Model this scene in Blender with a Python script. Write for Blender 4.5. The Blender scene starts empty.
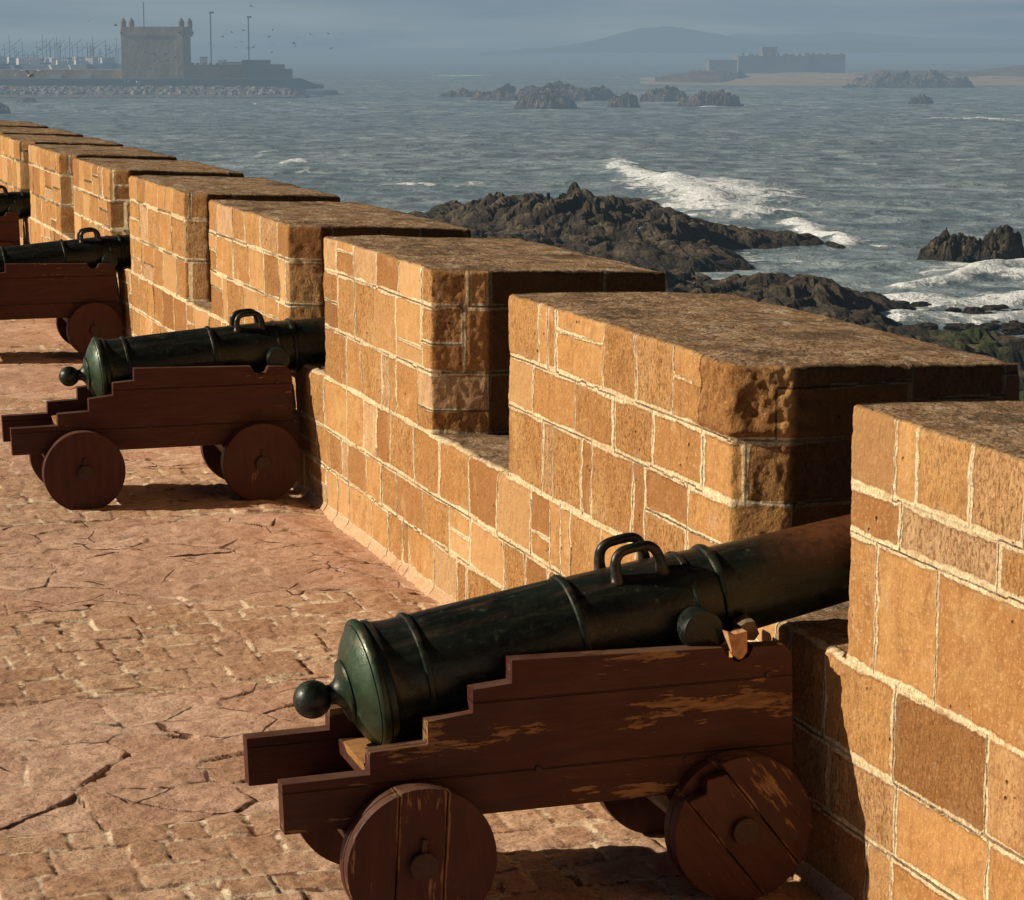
import bpy, bmesh, math, random
import numpy as np
from mathutils import Vector, Matrix
R = math.radians
rng = np.random.default_rng(7)
random.seed(7)
col = bpy.context.scene.collection
SEA = -10.0

# ------------------------------------------------------------------ camera model (also used to survey positions)
FPX, CX, CY, VX, VY, CAMH, CAMX = 2400., 512., 450., -285., 47., 3.4, -4.18
PITCH = math.atan((CY-VY)/FPX); YAW = math.atan((CX-VX)/math.hypot(FPX, CY-VY))
_fw = np.array([math.sin(YAW)*math.cos(PITCH), math.cos(YAW)*math.cos(PITCH), -math.sin(PITCH)])
_rt = np.array([math.cos(YAW), -math.sin(YAW), 0.]); _up = np.cross(_rt, _fw)
CAM = np.array([CAMX, 0., CAMH])
EF = np.array([math.sin(YAW), math.cos(YAW), 0.]); ER = _rt
def ray(u, v): return _rt*(u-CX)/FPX + _up*(CY-v)/FPX + _fw
def at_z(u, v, z):
    r = ray(u, v); return CAM + r*((z-CAMH)/r[2])
def at_d(u, v, D):
    r = ray(u, v); return CAM + r*(D/(r @ EF))
def ld(p): d = np.asarray(p)-CAM; return float(d @ ER), float(d @ EF)

# ------------------------------------------------------------------ noise
_perm = np.random.default_rng(11).permutation(256).astype(np.int32); _perm = np.concatenate([_perm]*3)
_g = np.array([[1,1,0],[-1,1,0],[1,-1,0],[-1,-1,0],[1,0,1],[-1,0,1],[1,0,-1],[-1,0,-1],
               [0,1,1],[0,-1,1],[0,1,-1],[0,-1,-1],[1,1,0],[-1,1,0],[0,-1,1],[0,-1,-1]], np.float32)
def perlin(x, y, z):
    x = np.asarray(x, np.float32); y = np.asarray(y, np.float32); z = np.asarray(z, np.float32)
    x, y, z = np.broadcast_arrays(x, y, z)
    xi = np.floor(x).astype(np.int32); yi = np.floor(y).astype(np.int32); zi = np.floor(z).astype(np.int32)
    xf = x-xi; yf = y-yi; zf = z-zi; xi &= 255; yi &= 255; zi &= 255
    f = lambda t: t*t*t*(t*(t*6-15)+10)
    u, v, w = f(xf), f(yf), f(zf)
    def gd(dx, dy, dz):
        h = _perm[_perm[_perm[xi+dx]+yi+dy]+zi+dz] & 15
        g = _g[h]; return g[..., 0]*(xf-dx)+g[..., 1]*(yf-dy)+g[..., 2]*(zf-dz)
    L = lambda a, b, t: a+(b-a)*t
    return L(L(L(gd(0,0,0), gd(1,0,0), u), L(gd(0,1,0), gd(1,1,0), u), v),
             L(L(gd(0,0,1), gd(1,0,1), u), L(gd(0,1,1), gd(1,1,1), u), v), w)
def fbm(x, y, z, s=1., o=4, gain=.5):
    t = 0; a = 1.
    for i in range(o):
        t = t + a*perlin(x*s+17.3*i, y*s+5.1*i, z*s+9.7*i); s *= 2.03; a *= gain
    return t
def ridged(x, y, z, s=1., o=4, gain=.5):
    t = 0; a = 1.
    for i in range(o):
        t = t + a*(1-2*np.abs(perlin(x*s+7.3*i, y*s+3.1*i, z*s+1.7*i))); s *= 2.1; a *= gain
    return t
def sstep(a, b, x):
    t = np.clip((x-a)/(b-a), 0, 1); return t*t*(3-2*t)

# ------------------------------------------------------------------ object helpers
def link(o, parent=None):
    col.objects.link(o)
    if parent is not None: o.parent = parent
    return o
def tag(o, label=None, cat=None, group=None, kind=None):
    for k, v in (('label', label), ('category', cat), ('group', group), ('kind', kind)):
        if v: o[k] = v
    return o
def thing(name, label, cat, loc=(0,0,0), rz=0, group=None):
    o = bpy.data.objects.new(name, None); o.empty_display_size = .3; link(o)
    o.location = loc; o.rotation_euler = (0, 0, rz)
    return tag(o, label, cat, group)
def copy_tree(o, parent=None):
    c = o.copy(); col.objects.link(c)
    if parent is not None: c.parent = parent
    for ch in [k for k in bpy.data.objects if k.parent == o]: copy_tree(ch, c)
    return c
def obj_bm(name, bm, mat, parent=None, smooth=False, loc=None, bevel=0, autosmooth=None):
    if bevel:
        es = [e for e in bm.edges if len(e.link_faces) == 2 and e.calc_face_angle(0) > R(35)]
        bmesh.ops.bevel(bm, geom=es, offset=bevel, segments=2, profile=.6, affect='EDGES', clamp_overlap=True)
    bmesh.ops.recalc_face_normals(bm, faces=bm.faces)
    me = bpy.data.meshes.new(name); bm.to_mesh(me); bm.free()
    if smooth:
        me.polygons.foreach_set('use_smooth', [True]*len(me.polygons))
        if autosmooth: me.set_sharp_from_angle(angle=R(autosmooth))
    me.materials.append(mat)
    o = link(bpy.data.objects.new(name, me), parent)
    if loc is not None: o.location = loc
    return o
def obj_pd(name, V, F, mat, parent=None, attrs=None, smooth=True):
    me = bpy.data.meshes.new(name)
    V = np.ascontiguousarray(V, np.float32).reshape(-1, 3); F = np.ascontiguousarray(F, np.int32)
    n = len(F)
    me.vertices.add(len(V)); me.vertices.foreach_set('co', V.ravel())
    me.loops.add(n*4); me.loops.foreach_set('vertex_index', F.ravel())
    me.polygons.add(n); me.polygons.foreach_set('loop_start', np.arange(n, dtype=np.int32)*4)
    me.update(calc_edges=True)
    me.polygons.foreach_set('use_smooth', np.full(n, smooth))
    for k, a in (attrs or {}).items():
        at = me.attributes.new(k, 'FLOAT', 'POINT'); at.data.foreach_set('value', np.ascontiguousarray(a, np.float32).ravel())
    me.validate(); me.update()
    me.materials.append(mat)
    return link(bpy.data.objects.new(name, me), parent)
def grid_faces(r, c, wrap=False, off=0, flip=False):
    i = np.arange(r-1)[:, None]; j = np.arange(c if wrap else c-1)[None, :]; j2 = (j+1) % c
    a = i*c+j; b = i*c+j2; d = (i+1)*c+j2; e = (i+1)*c+j
    F = np.stack([a, b, d, e], -1).reshape(-1, 4)+off
    return F[:, ::-1] if flip else F
def bm_box(bm, x0, x1, y0, y1, z0, z1, M=None):
    r = bmesh.ops.create_cube(bm, size=1)
    T = Matrix.Translation(((x0+x1)/2, (y0+y1)/2, (z0+z1)/2)) @ Matrix.Diagonal((x1-x0, y1-y0, z1-z0, 1))
    bmesh.ops.transform(bm, matrix=(M @ T) if M else T, verts=r['verts']); return r['verts']
def bm_cyl(bm, p0, p1, r0, r1=None, seg=24):
    p0, p1 = Vector(p0), Vector(p1); d = p1-p0
    q = Vector((0, 0, 1)).rotation_difference(d).to_matrix().to_4x4()
    r = bmesh.ops.create_cone(bm, cap_ends=True, segments=seg, radius1=r0, radius2=r0 if r1 is None else r1, depth=d.length)
    bmesh.ops.transform(bm, matrix=Matrix.Translation((p0+p1)/2) @ q, verts=r['verts']); return r['verts']
def bm_prism(bm, pts, y0, y1):                       # polygon in x,z pushed along y
    a = [bm.verts.new((x, y0, z)) for x, z in pts]; b = [bm.verts.new((x, y1, z)) for x, z in pts]
    bm.faces.new(a); bm.faces.new(b[::-1]); n = len(pts)
    for i in range(n): bm.faces.new((a[i], b[i], b[(i+1) % n], a[(i+1) % n]))
def bm_lathe(bm, prof, seg=72):                      # (a, r) about the x axis
    rings = []
    for a, r in prof:
        if r < 1e-5: rings.append([bm.verts.new((a, 0, 0))])
        else: rings.append([bm.verts.new((a, r*math.cos(2*math.pi*k/seg), r*math.sin(2*math.pi*k/seg))) for k in range(seg)])
    for p, q in zip(rings, rings[1:]):
        for k in range(seg):
            k2 = (k+1) % seg
            if len(p) == 1: bm.faces.new((p[0], q[k2], q[k]))
            elif len(q) == 1: bm.faces.new((p[k], p[k2], q[0]))
            else: bm.faces.new((p[k], p[k2], q[k2], q[k]))
def bm_tube(bm, pts, rad, seg=12):
    pts = [Vector(p) for p in pts]; rings = []; n = len(pts)
    for i, p in enumerate(pts):
        t = (pts[min(i+1, n-1)]-pts[max(i-1, 0)]).normalized()
        a = t.cross(Vector((0, 1, 0)))
        if a.length < .1: a = t.cross(Vector((1, 0, 0)))
        a.normalize(); b = t.cross(a); r = rad[i] if hasattr(rad, '__len__') else rad
        rings.append([bm.verts.new(p+r*(a*math.cos(2*math.pi*k/seg)+b*math.sin(2*math.pi*k/seg))) for k in range(seg)])
    for p, q in zip(rings, rings[1:]):
        for k in range(seg): bm.faces.new((p[k], p[(k+1) % seg], q[(k+1) % seg], q[k]))
    bm.faces.new(rings[0]); bm.faces.new(rings[-1][::-1])

# ------------------------------------------------------------------ node helpers
class NT:
    def __init__(s, name):
        s.m = bpy.data.materials.new(name); s.m.use_nodes = True; s.t = s.m.node_tree; s.t.nodes.clear()
        s.out = s.t.nodes.new('ShaderNodeOutputMaterial')
    def n(s, typ, **kw):
        nd = s.t.nodes.new('ShaderNode'+typ)
        for k, v in kw.items():
            if k.startswith('i_'): s.set(nd.inputs[k[2:].replace('_', ' ')], v)
            else: setattr(nd, k, v)
        return nd
    def set(s, sock, v):
        if hasattr(v, 'is_output') or hasattr(v, 'links'): s.t.links.new(v, sock)
        else:
            if sock.type == 'RGBA' and len(v) == 3: v = (*v, 1)
            sock.default_value = v
    def math(s, op, a, b=0., c=None, clamp=False):
        nd = s.t.nodes.new('ShaderNodeMath'); nd.operation = op; nd.use_clamp = clamp
        s.set(nd.inputs[0], a); s.set(nd.inputs[1], b)
        if c is not None: s.set(nd.inputs[2], c)
        return nd.outputs[0]
    def mapr(s, v, a, b, c=0., d=1., smooth=True):
        nd = s.t.nodes.new('ShaderNodeMapRange'); nd.interpolation_type = 'SMOOTHSTEP' if smooth else 'LINEAR'
        for k, x in zip(('Value', 'From Min', 'From Max', 'To Min', 'To Max'), (v, a, b, c, d)): s.set(nd.inputs[k], x)
        return nd.outputs[0]
    def mix(s, f, a, b, typ='MIX'):
        nd = s.t.nodes.new('ShaderNodeMix'); nd.data_type = 'RGBA'; nd.blend_type = typ
        s.set(nd.inputs[0], f); s.set(nd.inputs[6], a); s.set(nd.inputs[7], b); return nd.outputs[2]
    def noise(s, vec, scale, detail=4., rough=.55, dist=0.):
        return s.n('TexNoise', i_Vector=vec, i_Scale=scale, i_Detail=detail, i_Roughness=rough, i_Distortion=dist).outputs[0]
    def mapping(s, vec, scale=(1,1,1), rot=(0,0,0), loc=(0,0,0)):
        return s.n('Mapping', i_Vector=vec, i_Scale=scale, i_Rotation=rot, i_Location=loc).outputs[0]
    def attr(s, name): return s.n('Attribute', attribute_name=name).outputs['Fac']
    def pos(s): return s.n('NewGeometry').outputs['Position']
    def objc(s): return s.n('TexCoord').outputs['Object']
    def bump(s, h, dist, strength=1., nrm=None):
        nd = s.n('Bump', i_Height=h, i_Distance=dist, i_Strength=strength)
        if nrm is not None: s.set(nd.inputs['Normal'], nrm)
        return nd.outputs[0]
    def pbr(s, colr, rough, nrm=None, metal=0., spec=.3):
        b = s.n('BsdfPrincipled'); s.set(b.inputs['Base Color'], colr); s.set(b.inputs['Roughness'], rough)
        s.set(b.inputs['Metallic'], metal); s.set(b.inputs['Specular IOR Level'], spec)
        if nrm is not None: s.set(b.inputs['Normal'], nrm)
        return b.outputs[0]
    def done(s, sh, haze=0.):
        if haze:                                     # aerial haze painted in as glow, thicker with distance from the bastion (a place in the world)
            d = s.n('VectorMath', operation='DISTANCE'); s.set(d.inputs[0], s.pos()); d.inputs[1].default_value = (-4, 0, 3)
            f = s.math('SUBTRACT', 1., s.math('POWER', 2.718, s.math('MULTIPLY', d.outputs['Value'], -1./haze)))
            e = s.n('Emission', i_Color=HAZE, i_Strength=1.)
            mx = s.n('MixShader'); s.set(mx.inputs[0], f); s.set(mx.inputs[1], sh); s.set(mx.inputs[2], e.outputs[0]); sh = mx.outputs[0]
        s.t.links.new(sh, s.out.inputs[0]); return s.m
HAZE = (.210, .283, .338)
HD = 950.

def mat_stone():
    t = NT('ashlar_sandstone'); P = t.pos(); j = t.attr('joint'); tone = t.attr('tone'); top = t.attr('top'); dust = t.attr('dust')
    big = t.noise(P, 1.7, 4); mid = t.noise(P, 9, 5, .6); fine = t.noise(P, 55, 6, .65)
    tool = t.noise(t.mapping(P, (1, 1, .5)), 62, 5, .72, .5)
    streak = t.noise(t.mapping(P, (1, 1, .12)), 14, 4, .6)
    c = t.mix(t.mapr(tone, 0, 1, smooth=False), (.43, .212, .072), (.62, .345, .132))
    c = t.mix(t.mapr(tone, .86, 1), c, (.66, .45, .27))
    c = t.mix(t.math('MULTIPLY', t.mapr(mid, .35, .75), .5), c, (.36, .155, .05))
    c = t.mix(t.math('MULTIPLY', t.mapr(big, .48, .72), .45), c, (.70, .46, .20))
    c = t.mix(t.math('MULTIPLY', t.mapr(streak, .5, .72), .3), c, (.22, .10, .04))
    chv = t.mapr(t.math('FRACT', t.math('MULTIPLY', tone, 29.)), .15, .8, .25, 1.)
    c = t.mix(t.math('MULTIPLY', t.mapr(tool, .40, .53, .80, 0.), chv), c, (.20, .088, .028))
    blot = t.noise(P, 4.2, 6, .7); c = t.mix(t.mapr(blot, .56, .66, 0, .5), c, (.29, .145, .055)); c = t.mix(t.mapr(blot, .42, .34, 0, .45), c, (.70, .47, .27))
    c = t.mix(t.mapr(fine, .53, .64, 0, .55), c, (.74, .46, .23))
    pit = t.n('TexVoronoi', i_Vector=P, i_Scale=16., i_Randomness=1.).outputs['Distance']
    pitm = t.math('MULTIPLY', t.mapr(pit, .05, .17, 1, 0), t.mapr(t.noise(P, 3.1, 3), .54, .64))
    c = t.mix(t.math('MULTIPLY', pitm, .8), c, (.07, .032, .014))
    # mortar
    jn = t.math('ADD', j, t.math('MULTIPLY', t.math('SUBTRACT', t.noise(P, 34, 5, .65), .5), .026))
    wv = t.mapr(t.noise(P, 2.3, 3), .32, .62, .008, .024)
    mort = t.mapr(t.math('SUBTRACT', jn, wv), -.004, .006, 1, 0)
    mort = t.math('MULTIPLY', mort, t.mapr(t.noise(P, 4.5, 4, .65), .34, .48, .45, 1))
    mc = t.mix(t.mapr(fine, .42, .58), (.97, .83, .55), (.78, .58, .35))
    mort = t.math('MULTIPLY', mort, t.mapr(t.noise(P, 48, 4, .7), .36, .48, .55, 1))
    mc = t.mix(t.math('MULTIPLY', t.mapr(dust, 0, 1), .8), mc, (.66, .41, .26))
    edge = t.math('MULTIPLY', t.mapr(t.math('ABSOLUTE', t.math('SUBTRACT', jn, t.math('ADD', wv, .007))), 0, .006, 1, 0), .25)  # thin shadow line painted beside the mortar
    c = t.mix(edge, c, (.12, .052, .02))
    halo = t.math('MULTIPLY', t.mapr(j, .012, .07, .5, 0), t.mapr(t.noise(P, 4.2, 4, .65), .5, .62))
    c = t.mix(halo, c, (.50, .33, .18))
    bk = t.noise(P, .8, 2); c = t.mix(t.math('MULTIPLY', t.mapr(tone, .0, .22, 1, 0), .45), c, (.26, .115, .045))
    c = t.mix(t.math('MULTIPLY', t.mapr(t.math('FRACT', t.math('MULTIPLY', tone, 17.)), .80, .95), .55), c, (.68, .42, .20))
    c = t.mix(mort, c, mc)
    # weathered crusted tops
    tc = t.mix(t.mapr(t.noise(P, 6, 6, .7), .38, .62), (.31, .19, .105), (.57, .385, .235))
    tc = t.mix(t.math('MULTIPLY', t.mapr(t.noise(t.mapping(P, (1.0, .35, 1)), 9, 5, .7), .52, .66), .8), tc, (.74, .58, .43))
    tc = t.mix(t.math('MULTIPLY', t.mapr(fine, .52, .42), .7), tc, (.10, .06, .034))
    tc = t.mix(t.math('MULTIPLY', t.mapr(t.noise(P, 2.2, 5, .7), .52, .62), .65), tc, (.10, .065, .042))
    tm = t.mapr(t.math('ADD', top, t.math('MULTIPLY', t.math('SUBTRACT', t.noise(P, 18, 4), .5), .7)), .35, .6)
    c = t.mix(t.math('MULTIPLY', t.attr('embrasure_shade'), .80), c, (.035, .020, .012))  # shade painted into the embrasure faces and sills, over dark weathering
    c = t.mix(tm, c, tc)
    h = t.math('ADD', t.math('MULTIPLY', t.math('MULTIPLY', tool, chv), .9), t.math('MULTIPLY', fine, .5))
    h = t.math('SUBTRACT', h, t.math('MULTIPLY', pitm, 1.3))
    h = t.math('ADD', h, t.math('MULTIPLY', mort, .35))
    n = t.bump(h, .016, 1.)
    n = t.bump(t.noise(P, 7, 6, .6), .02, .5, n)
    return t.done(t.pbr(c, .9, n, spec=.15))

def mat_ground():
    t = NT('terrace_stone'); P = t.pos(); j = t.attr('joint'); tone = t.attr('tone'); kind = t.attr('sett')
    mid = t.noise(P, 7, 6, .65); fine = t.noise(P, 60, 6, .65); big = t.noise(P, .9, 3)
    lay = t.noise(t.mapping(P, (1, 2.6, 1), (0, 0, .25)), 7, 8, .74, .9)
    cf = t.mix(tone, (.66, .40, .28), (.82, .565, .42)); cs = t.mix(tone, (.58, .35, .215), (.78, .53, .36))
    c = t.mix(kind, cf, cs)
    c = t.mix(t.math('MULTIPLY', t.mapr(mid, .42, .7), .55), c, (.44, .24, .155))
    c = t.mix(t.math('MULTIPLY', t.mapr(lay, .5, .68), .4), c, (.70, .46, .33))
    c = t.mix(t.math('MULTIPLY', t.mapr(big, .45, .7), .35), c, (.42, .235, .145))
    c = t.mix(t.mapr(fine, .38, .5, .42, 0), c, (.20, .095, .058))
    jn = t.math('ADD', j, t.math('MULTIPLY', t.math('SUBTRACT', t.noise(P, 24, 4, .6), .5), t.mapr(kind, 0, 1, .008, .034)))
    wid = t.math('MULTIPLY', t.mapr(t.noise(P, 1.9, 2), .35, .65, .15, 1.3), t.mapr(kind, 0, 1, .008, .0195))
    m = t.mapr(t.math('SUBTRACT', jn, wid), -.003, .004, 1, 0)
    pale = t.mapr(t.noise(P, 1.6, 3), .42, .60)
    mc = t.mix(pale, (.075, .034, .022), (.80, .62, .45))
    ms = t.mix(t.mapr(t.noise(P, 6, 5, .7), .42, .54), (.26, .13, .08), (.84, .67, .48))
    c = t.mix(m, c, t.mix(kind, mc, ms))
    cell = t.n('TexVoronoi', feature='DISTANCE_TO_EDGE', i_Vector=t.mapping(P, (1.6, 2.6, 1), (0, 0, .12)), i_Scale=1.1, i_Randomness=1.).outputs['Distance']
    ck = t.math('MULTIPLY', t.mapr(t.math('ADD', cell, t.math('MULTIPLY', t.math('SUBTRACT', mid, .5), .04)), .004, .013, 1, 0), t.mapr(t.noise(P, 1.4, 3), .52, .57)); ck = t.math('MULTIPLY', ck, t.math('SUBTRACT', 1., kind))
    c = t.mix(t.math('MULTIPLY', ck, .85), c, (.10, .045, .03))
    h = t.math('ADD', t.math('MULTIPLY', fine, .35), t.math('MULTIPLY', lay, .55)); h = t.math('SUBTRACT', h, t.math('MULTIPLY', ck, .8))
    n = t.bump(h, .02, 1.); n = t.bump(mid, .03, .6, n)
    return t.done(t.pbr(c, .8, n, spec=.25))

def mat_bronze():
    t = NT('patinated_bronze'); P = t.objc()
    a = t.noise(P, 4.5, 5, .6); b = t.noise(P, 28, 5, .6); st = t.noise(t.mapping(P, (.5, 3, 3)), 7, 5, .65)
    c = t.mix(t.mapr(a, .38, .62), (.008, .011, .009), (.018, .025, .018))
    c = t.mix(t.math('MULTIPLY', t.mapr(st, .52, .68), .6), c, (.032, .056, .038))
    c = t.mix(t.math('MULTIPLY', t.mapr(b, .60, .72), .5), c, (.09, .14, .10))
    x = t.n('SeparateXYZ', i_Vector=P)
    end = t.mapr(t.math('ABSOLUTE', t.math('ADD', x.outputs[0], 1.35)), .0, .10, 1, 0)      # green breech face
    c = t.mix(t.math('MULTIPLY', end, t.mapr(a, .3, .6, .25, .75)), c, (.05, .105, .055))
    rust = t.math('MULTIPLY', t.mapr(x.outputs[0], .28, .75), t.mapr(x.outputs[2], .0, .16))
    c = t.mix(t.math('MULTIPLY', rust, t.mapr(b, .3, .6, .5, 1)), c, (.19, .066, .024))
    up = t.math('MULTIPLY', t.mapr(x.outputs[2], .13, .22), t.mapr(st, .42, .6))
    c = t.mix(t.math('MULTIPLY', up, .45), c, (.10, .055, .035))
    pit = t.noise(P, 90, 4, .7); c = t.mix(t.mapr(pit, .56, .66, 0, .25), c, (.05, .07, .048)); r = t.math('ADD', t.mapr(b, .35, .62, .27, .42), t.mapr(st, .5, .65, 0, .12))
    n = t.bump(t.math('ADD', t.noise(P, 38, 5, .65), t.math('MULTIPLY', pit, .5)), .002, .6); n = t.bump(a, .006, .3, n)
    return t.done(t.pbr(c, r, n, metal=.25, spec=.5))

def mat_wood(name, axis, bare=.60, seams=(), flake=0, band=0):
    t = NT(name); P = t.objc(); oi = t.n('ObjectInfo').outputs['Random']
    off = t.n('CombineXYZ', i_X=t.math('MULTIPLY', oi, 31.), i_Y=t.math('MULTIPLY', oi, 17.), i_Z=t.math('MULTIPLY', oi, 23.)).outputs[0]
    Q = t.n('VectorMath', operation='ADD'); t.set(Q.inputs[0], P); t.set(Q.inputs[1], off); Q = Q.outputs[0]
    sc = {'x': (.16, 1, 1), 'z': (1, 1, .16), 'y': (1, .16, 1)}[axis]
    G = t.mapping(Q, sc)
    g1 = t.noise(G, 22, 7, .7, .3); g2 = t.noise(G, 70, 5, .6); sp = t.noise(Q, 5, 5, .6); big = t.noise(t.mapping(Q, tuple(.5+.5*k for k in sc)), 2.4, 3)
    c = t.mix(t.mapr(g1, .35, .65), (.046, .0102, .006), (.072, .018, .0105))
    c = t.mix(t.math('MULTIPLY', t.mapr(sp, .5, .7), .5), c, (.075, .027, .018))
    wood = t.mix(t.mapr(g2, .35, .65), (.15, .066, .024), (.29, .155, .065))
    chip = t.math('ADD', t.math('ADD', t.math('MULTIPLY', g1, .42), t.math('MULTIPLY', big, .48)), t.math('MULTIPLY', g2, .2))
    if band: chip = t.math('ADD', chip, t.mapr(t.math('ABSOLUTE', t.math('SUBTRACT', t.n('SeparateXYZ', i_Vector=P).outputs[2], .765)), .02, .11, .055, -.03))
    chip = t.mapr(chip, bare, bare+.022)
    chip = t.math('MULTIPLY', chip, t.mapr(sp, .30, .45))
    if flake:
        x0 = t.n('SeparateXYZ', i_Vector=P).outputs[0]
        for s_ in seams:
            k = t.mapr(t.math('ABSOLUTE', t.math('SUBTRACT', x0, t.math('ADD', s_, t.math('MULTIPLY', t.math('SUBTRACT', sp, .5), .03)))), .004, .030, 1, 0)
            chip = t.math('MAXIMUM', chip, t.mapr(t.math('ADD', t.math('MULTIPLY', k, .32), t.math('ADD', t.math('MULTIPLY', g1, .6), t.math('MULTIPLY', big, .55))), .83, .87))
    c = t.mix(chip, c, wood)
    nz = t.n('SeparateXYZ', i_Vector=t.n('NewGeometry').outputs['Normal']).outputs[2]
    wear = t.math('MULTIPLY', t.mapr(nz, .5, .9), t.mapr(sp, .35, .6, .25, .8))
    c = t.mix(wear, c, (.15, .078, .052))
    h = t.math('SUBTRACT', t.math('MULTIPLY', g2, .4), t.math('MULTIPLY', chip, .6))
    xyz = t.n('SeparateXYZ', i_Vector=P)
    src = xyz.outputs[2] if axis == 'x' else xyz.outputs[0]
    for s in seams:
        k = t.mapr(t.math('ABSOLUTE', t.math('SUBTRACT', src, t.math('ADD', s, t.math('MULTIPLY', t.math('SUBTRACT', sp, .5), .006)))), .0015, .0055, 1, 0)
        c = t.mix(t.math('MULTIPLY', k, .5), c, (.012, .006, .005)); h = t.math('SUBTRACT', h, t.math('MULTIPLY', k, 1.5))
    n = t.bump(h, .006, .8); n = t.bump(g1, .006, .5, n)
    return t.done(t.pbr(c, t.mapr(sp, .3, .7, .42, .65), n, spec=.35))

def mat_rock(name, haze=0., dark=1., green=False):
    t = NT(name); P = t.pos(); z = t.n('SeparateXYZ', i_Vector=P).outputs[2]
    a = t.noise(P, .35, 6, .7); b = t.noise(P, 2.2, 6, .7)
    c = t.mix(t.mapr(a, .38, .62), tuple(dark*k for k in (.085, .068, .044)), tuple(dark*k for k in (.29, .228, .145)))
    c = t.mix(t.mapr(b, .35, .55, .75, 0), c, tuple(dark*k for k in (.028, .022, .016)))
    c = t.mix(t.math('MULTIPLY', t.attr('cav'), .85, clamp=True), c, (.014, .011, .008))  # crevice shade painted dark, plus some blocks darker at random
    wet = t.mapr(z, SEA+.15, SEA+1.0, .75, 0)
    c = t.mix(wet, c, (.022, .02, .015))
    if green:
        g = t.math('MULTIPLY', t.attr('green'), t.mapr(b, .35, .55))
        c = t.mix(g, c, (.05, .075, .018))
    n = t.bump(b, .5, 1.); n = t.bump(t.noise(P, 7, 4, .7), .15, .8, n)
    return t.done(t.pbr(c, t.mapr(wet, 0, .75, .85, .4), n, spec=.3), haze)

def mat_sea():
    t = NT('sea_water'); P = t.pos(); fo = t.attr('foam')
    rz = YAW
    A = t.mapping(P, (1, 1, 1), (0, 0, rz))
    w1 = t.noise(t.mapping(A, (1, .8, 1)), .055, 6, .6); w2 = t.noise(t.mapping(A, (.72, .62, 1)), .36, 6, .68, .08)
    w3 = t.noise(t.mapping(A, (.3, .8, 1)), .016, 5, .65)
    c = t.mix(t.mapr(w1, .35, .65), (.225, .295, .325), (.325, .40, .425))
    c = t.mix(t.mapr(w2, .42, .51, .85, 0), c, (.090, .126, .145))
    c = t.mix(t.math('MULTIPLY', t.mapr(w2, .53, .60), .75), c, (.55, .64, .67))
    c = t.mix(t.math('MULTIPLY', t.mapr(w3, .38, .60, 1, 0), .45), c, (.155, .21, .232))
    caps = t.math('MULTIPLY', t.mapr(t.noise(t.mapping(A, (1, .5, 1)), .9, 5, .7), .665, .69), t.mapr(w1, .52, .60))
    fn = t.noise(t.mapping(A, (1, .6, 1)), .55, 8, .74, .6)
    fm = t.mapr(t.math('ADD', fo, t.math('MULTIPLY', t.math('SUBTRACT', fn, .5), 2.1)), .42, .62)
    fm = t.math('MAXIMUM', fm, t.math('MULTIPLY', caps, .75))
    c = t.mix(fm, c, (.86, .92, .96))
    h = t.math('ADD', t.math('MULTIPLY', w1, 2.), t.math('MULTIPLY', w2, 1.2)); h = t.math('ADD', h, t.math('MULTIPLY', fm, .3))
    n = t.bump(h, .9, .8)
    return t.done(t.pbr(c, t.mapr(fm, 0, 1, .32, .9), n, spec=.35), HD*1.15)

def mat_flat(name, c0, c1, scale=1., rough=.85, haze=0., bump=.0, spec=.2, metal=0.):
    t = NT(name); P = t.pos(); a = t.noise(P, scale, 6, .65)
    c = t.mix(t.mapr(a, .35, .65), c0, c1)
    n = t.bump(a, bump, .8) if bump else None
    return t.done(t.pbr(c, rough, n, spec=spec, metal=metal), haze)

STONE = mat_stone(); GROUND = mat_ground(); BRONZE = mat_bronze()
WOODX = mat_wood('painted_plank', 'x', .575, (.60, .89), band=1); WOODX2 = mat_wood('maroon_plank', 'x', .655, (.60, .89)); WOODZ = mat_wood('painted_wheel_wood', 'z', .66)
WOODW = mat_wood('flaking_wheel_wood', 'z', .60, (-.103, .089), 1)
WOODY = mat_wood('painted_beam', 'y', .62)
BARE = mat_flat('bare_timber', (.30, .145, .05), (.42, .22, .085), 22, .75, bump=.006)
IRON = mat_flat('dark_iron', (.035, .016, .012), (.06, .028, .02), 30, .6, bump=.003, spec=.4)
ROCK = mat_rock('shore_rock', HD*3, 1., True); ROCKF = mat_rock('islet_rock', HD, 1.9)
SEAM = mat_sea()

# ------------------------------------------------------------------ masonry
def layout(t0, t1, s0, s1, seed, hr=(.25, .40), wr=(.36, .78), tb=None):
    r = np.random.default_rng(seed); rows = []
    if tb is None:
        tb = [t0]
        while t1-tb[-1] > hr[1]*1.35: tb.append(tb[-1]+r.uniform(*hr))
        if t1-tb[-1] > hr[1]*1.05: tb.append((tb[-1]+t1)/2+r.uniform(-.04, .04))
        tb.append(t1)
    for k in range(len(tb)-1):
        sb = [s0-r.uniform(0, .3)]
        while sb[-1] < s1: sb.append(sb[-1]+(r.uniform(*wr) if r.random() > .18 else r.uniform(.13, .22)))
        n = len(sb)-1
        split = np.where(r.random(n) < (.12 if tb[k+1]-tb[k] < .36 else .26), r.uniform(.32, .68, n), 0.)
        rows.append((np.array(sb), r.random(n), split, r.normal(0, 1, n)))
    return np.array(tb), rows
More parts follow.
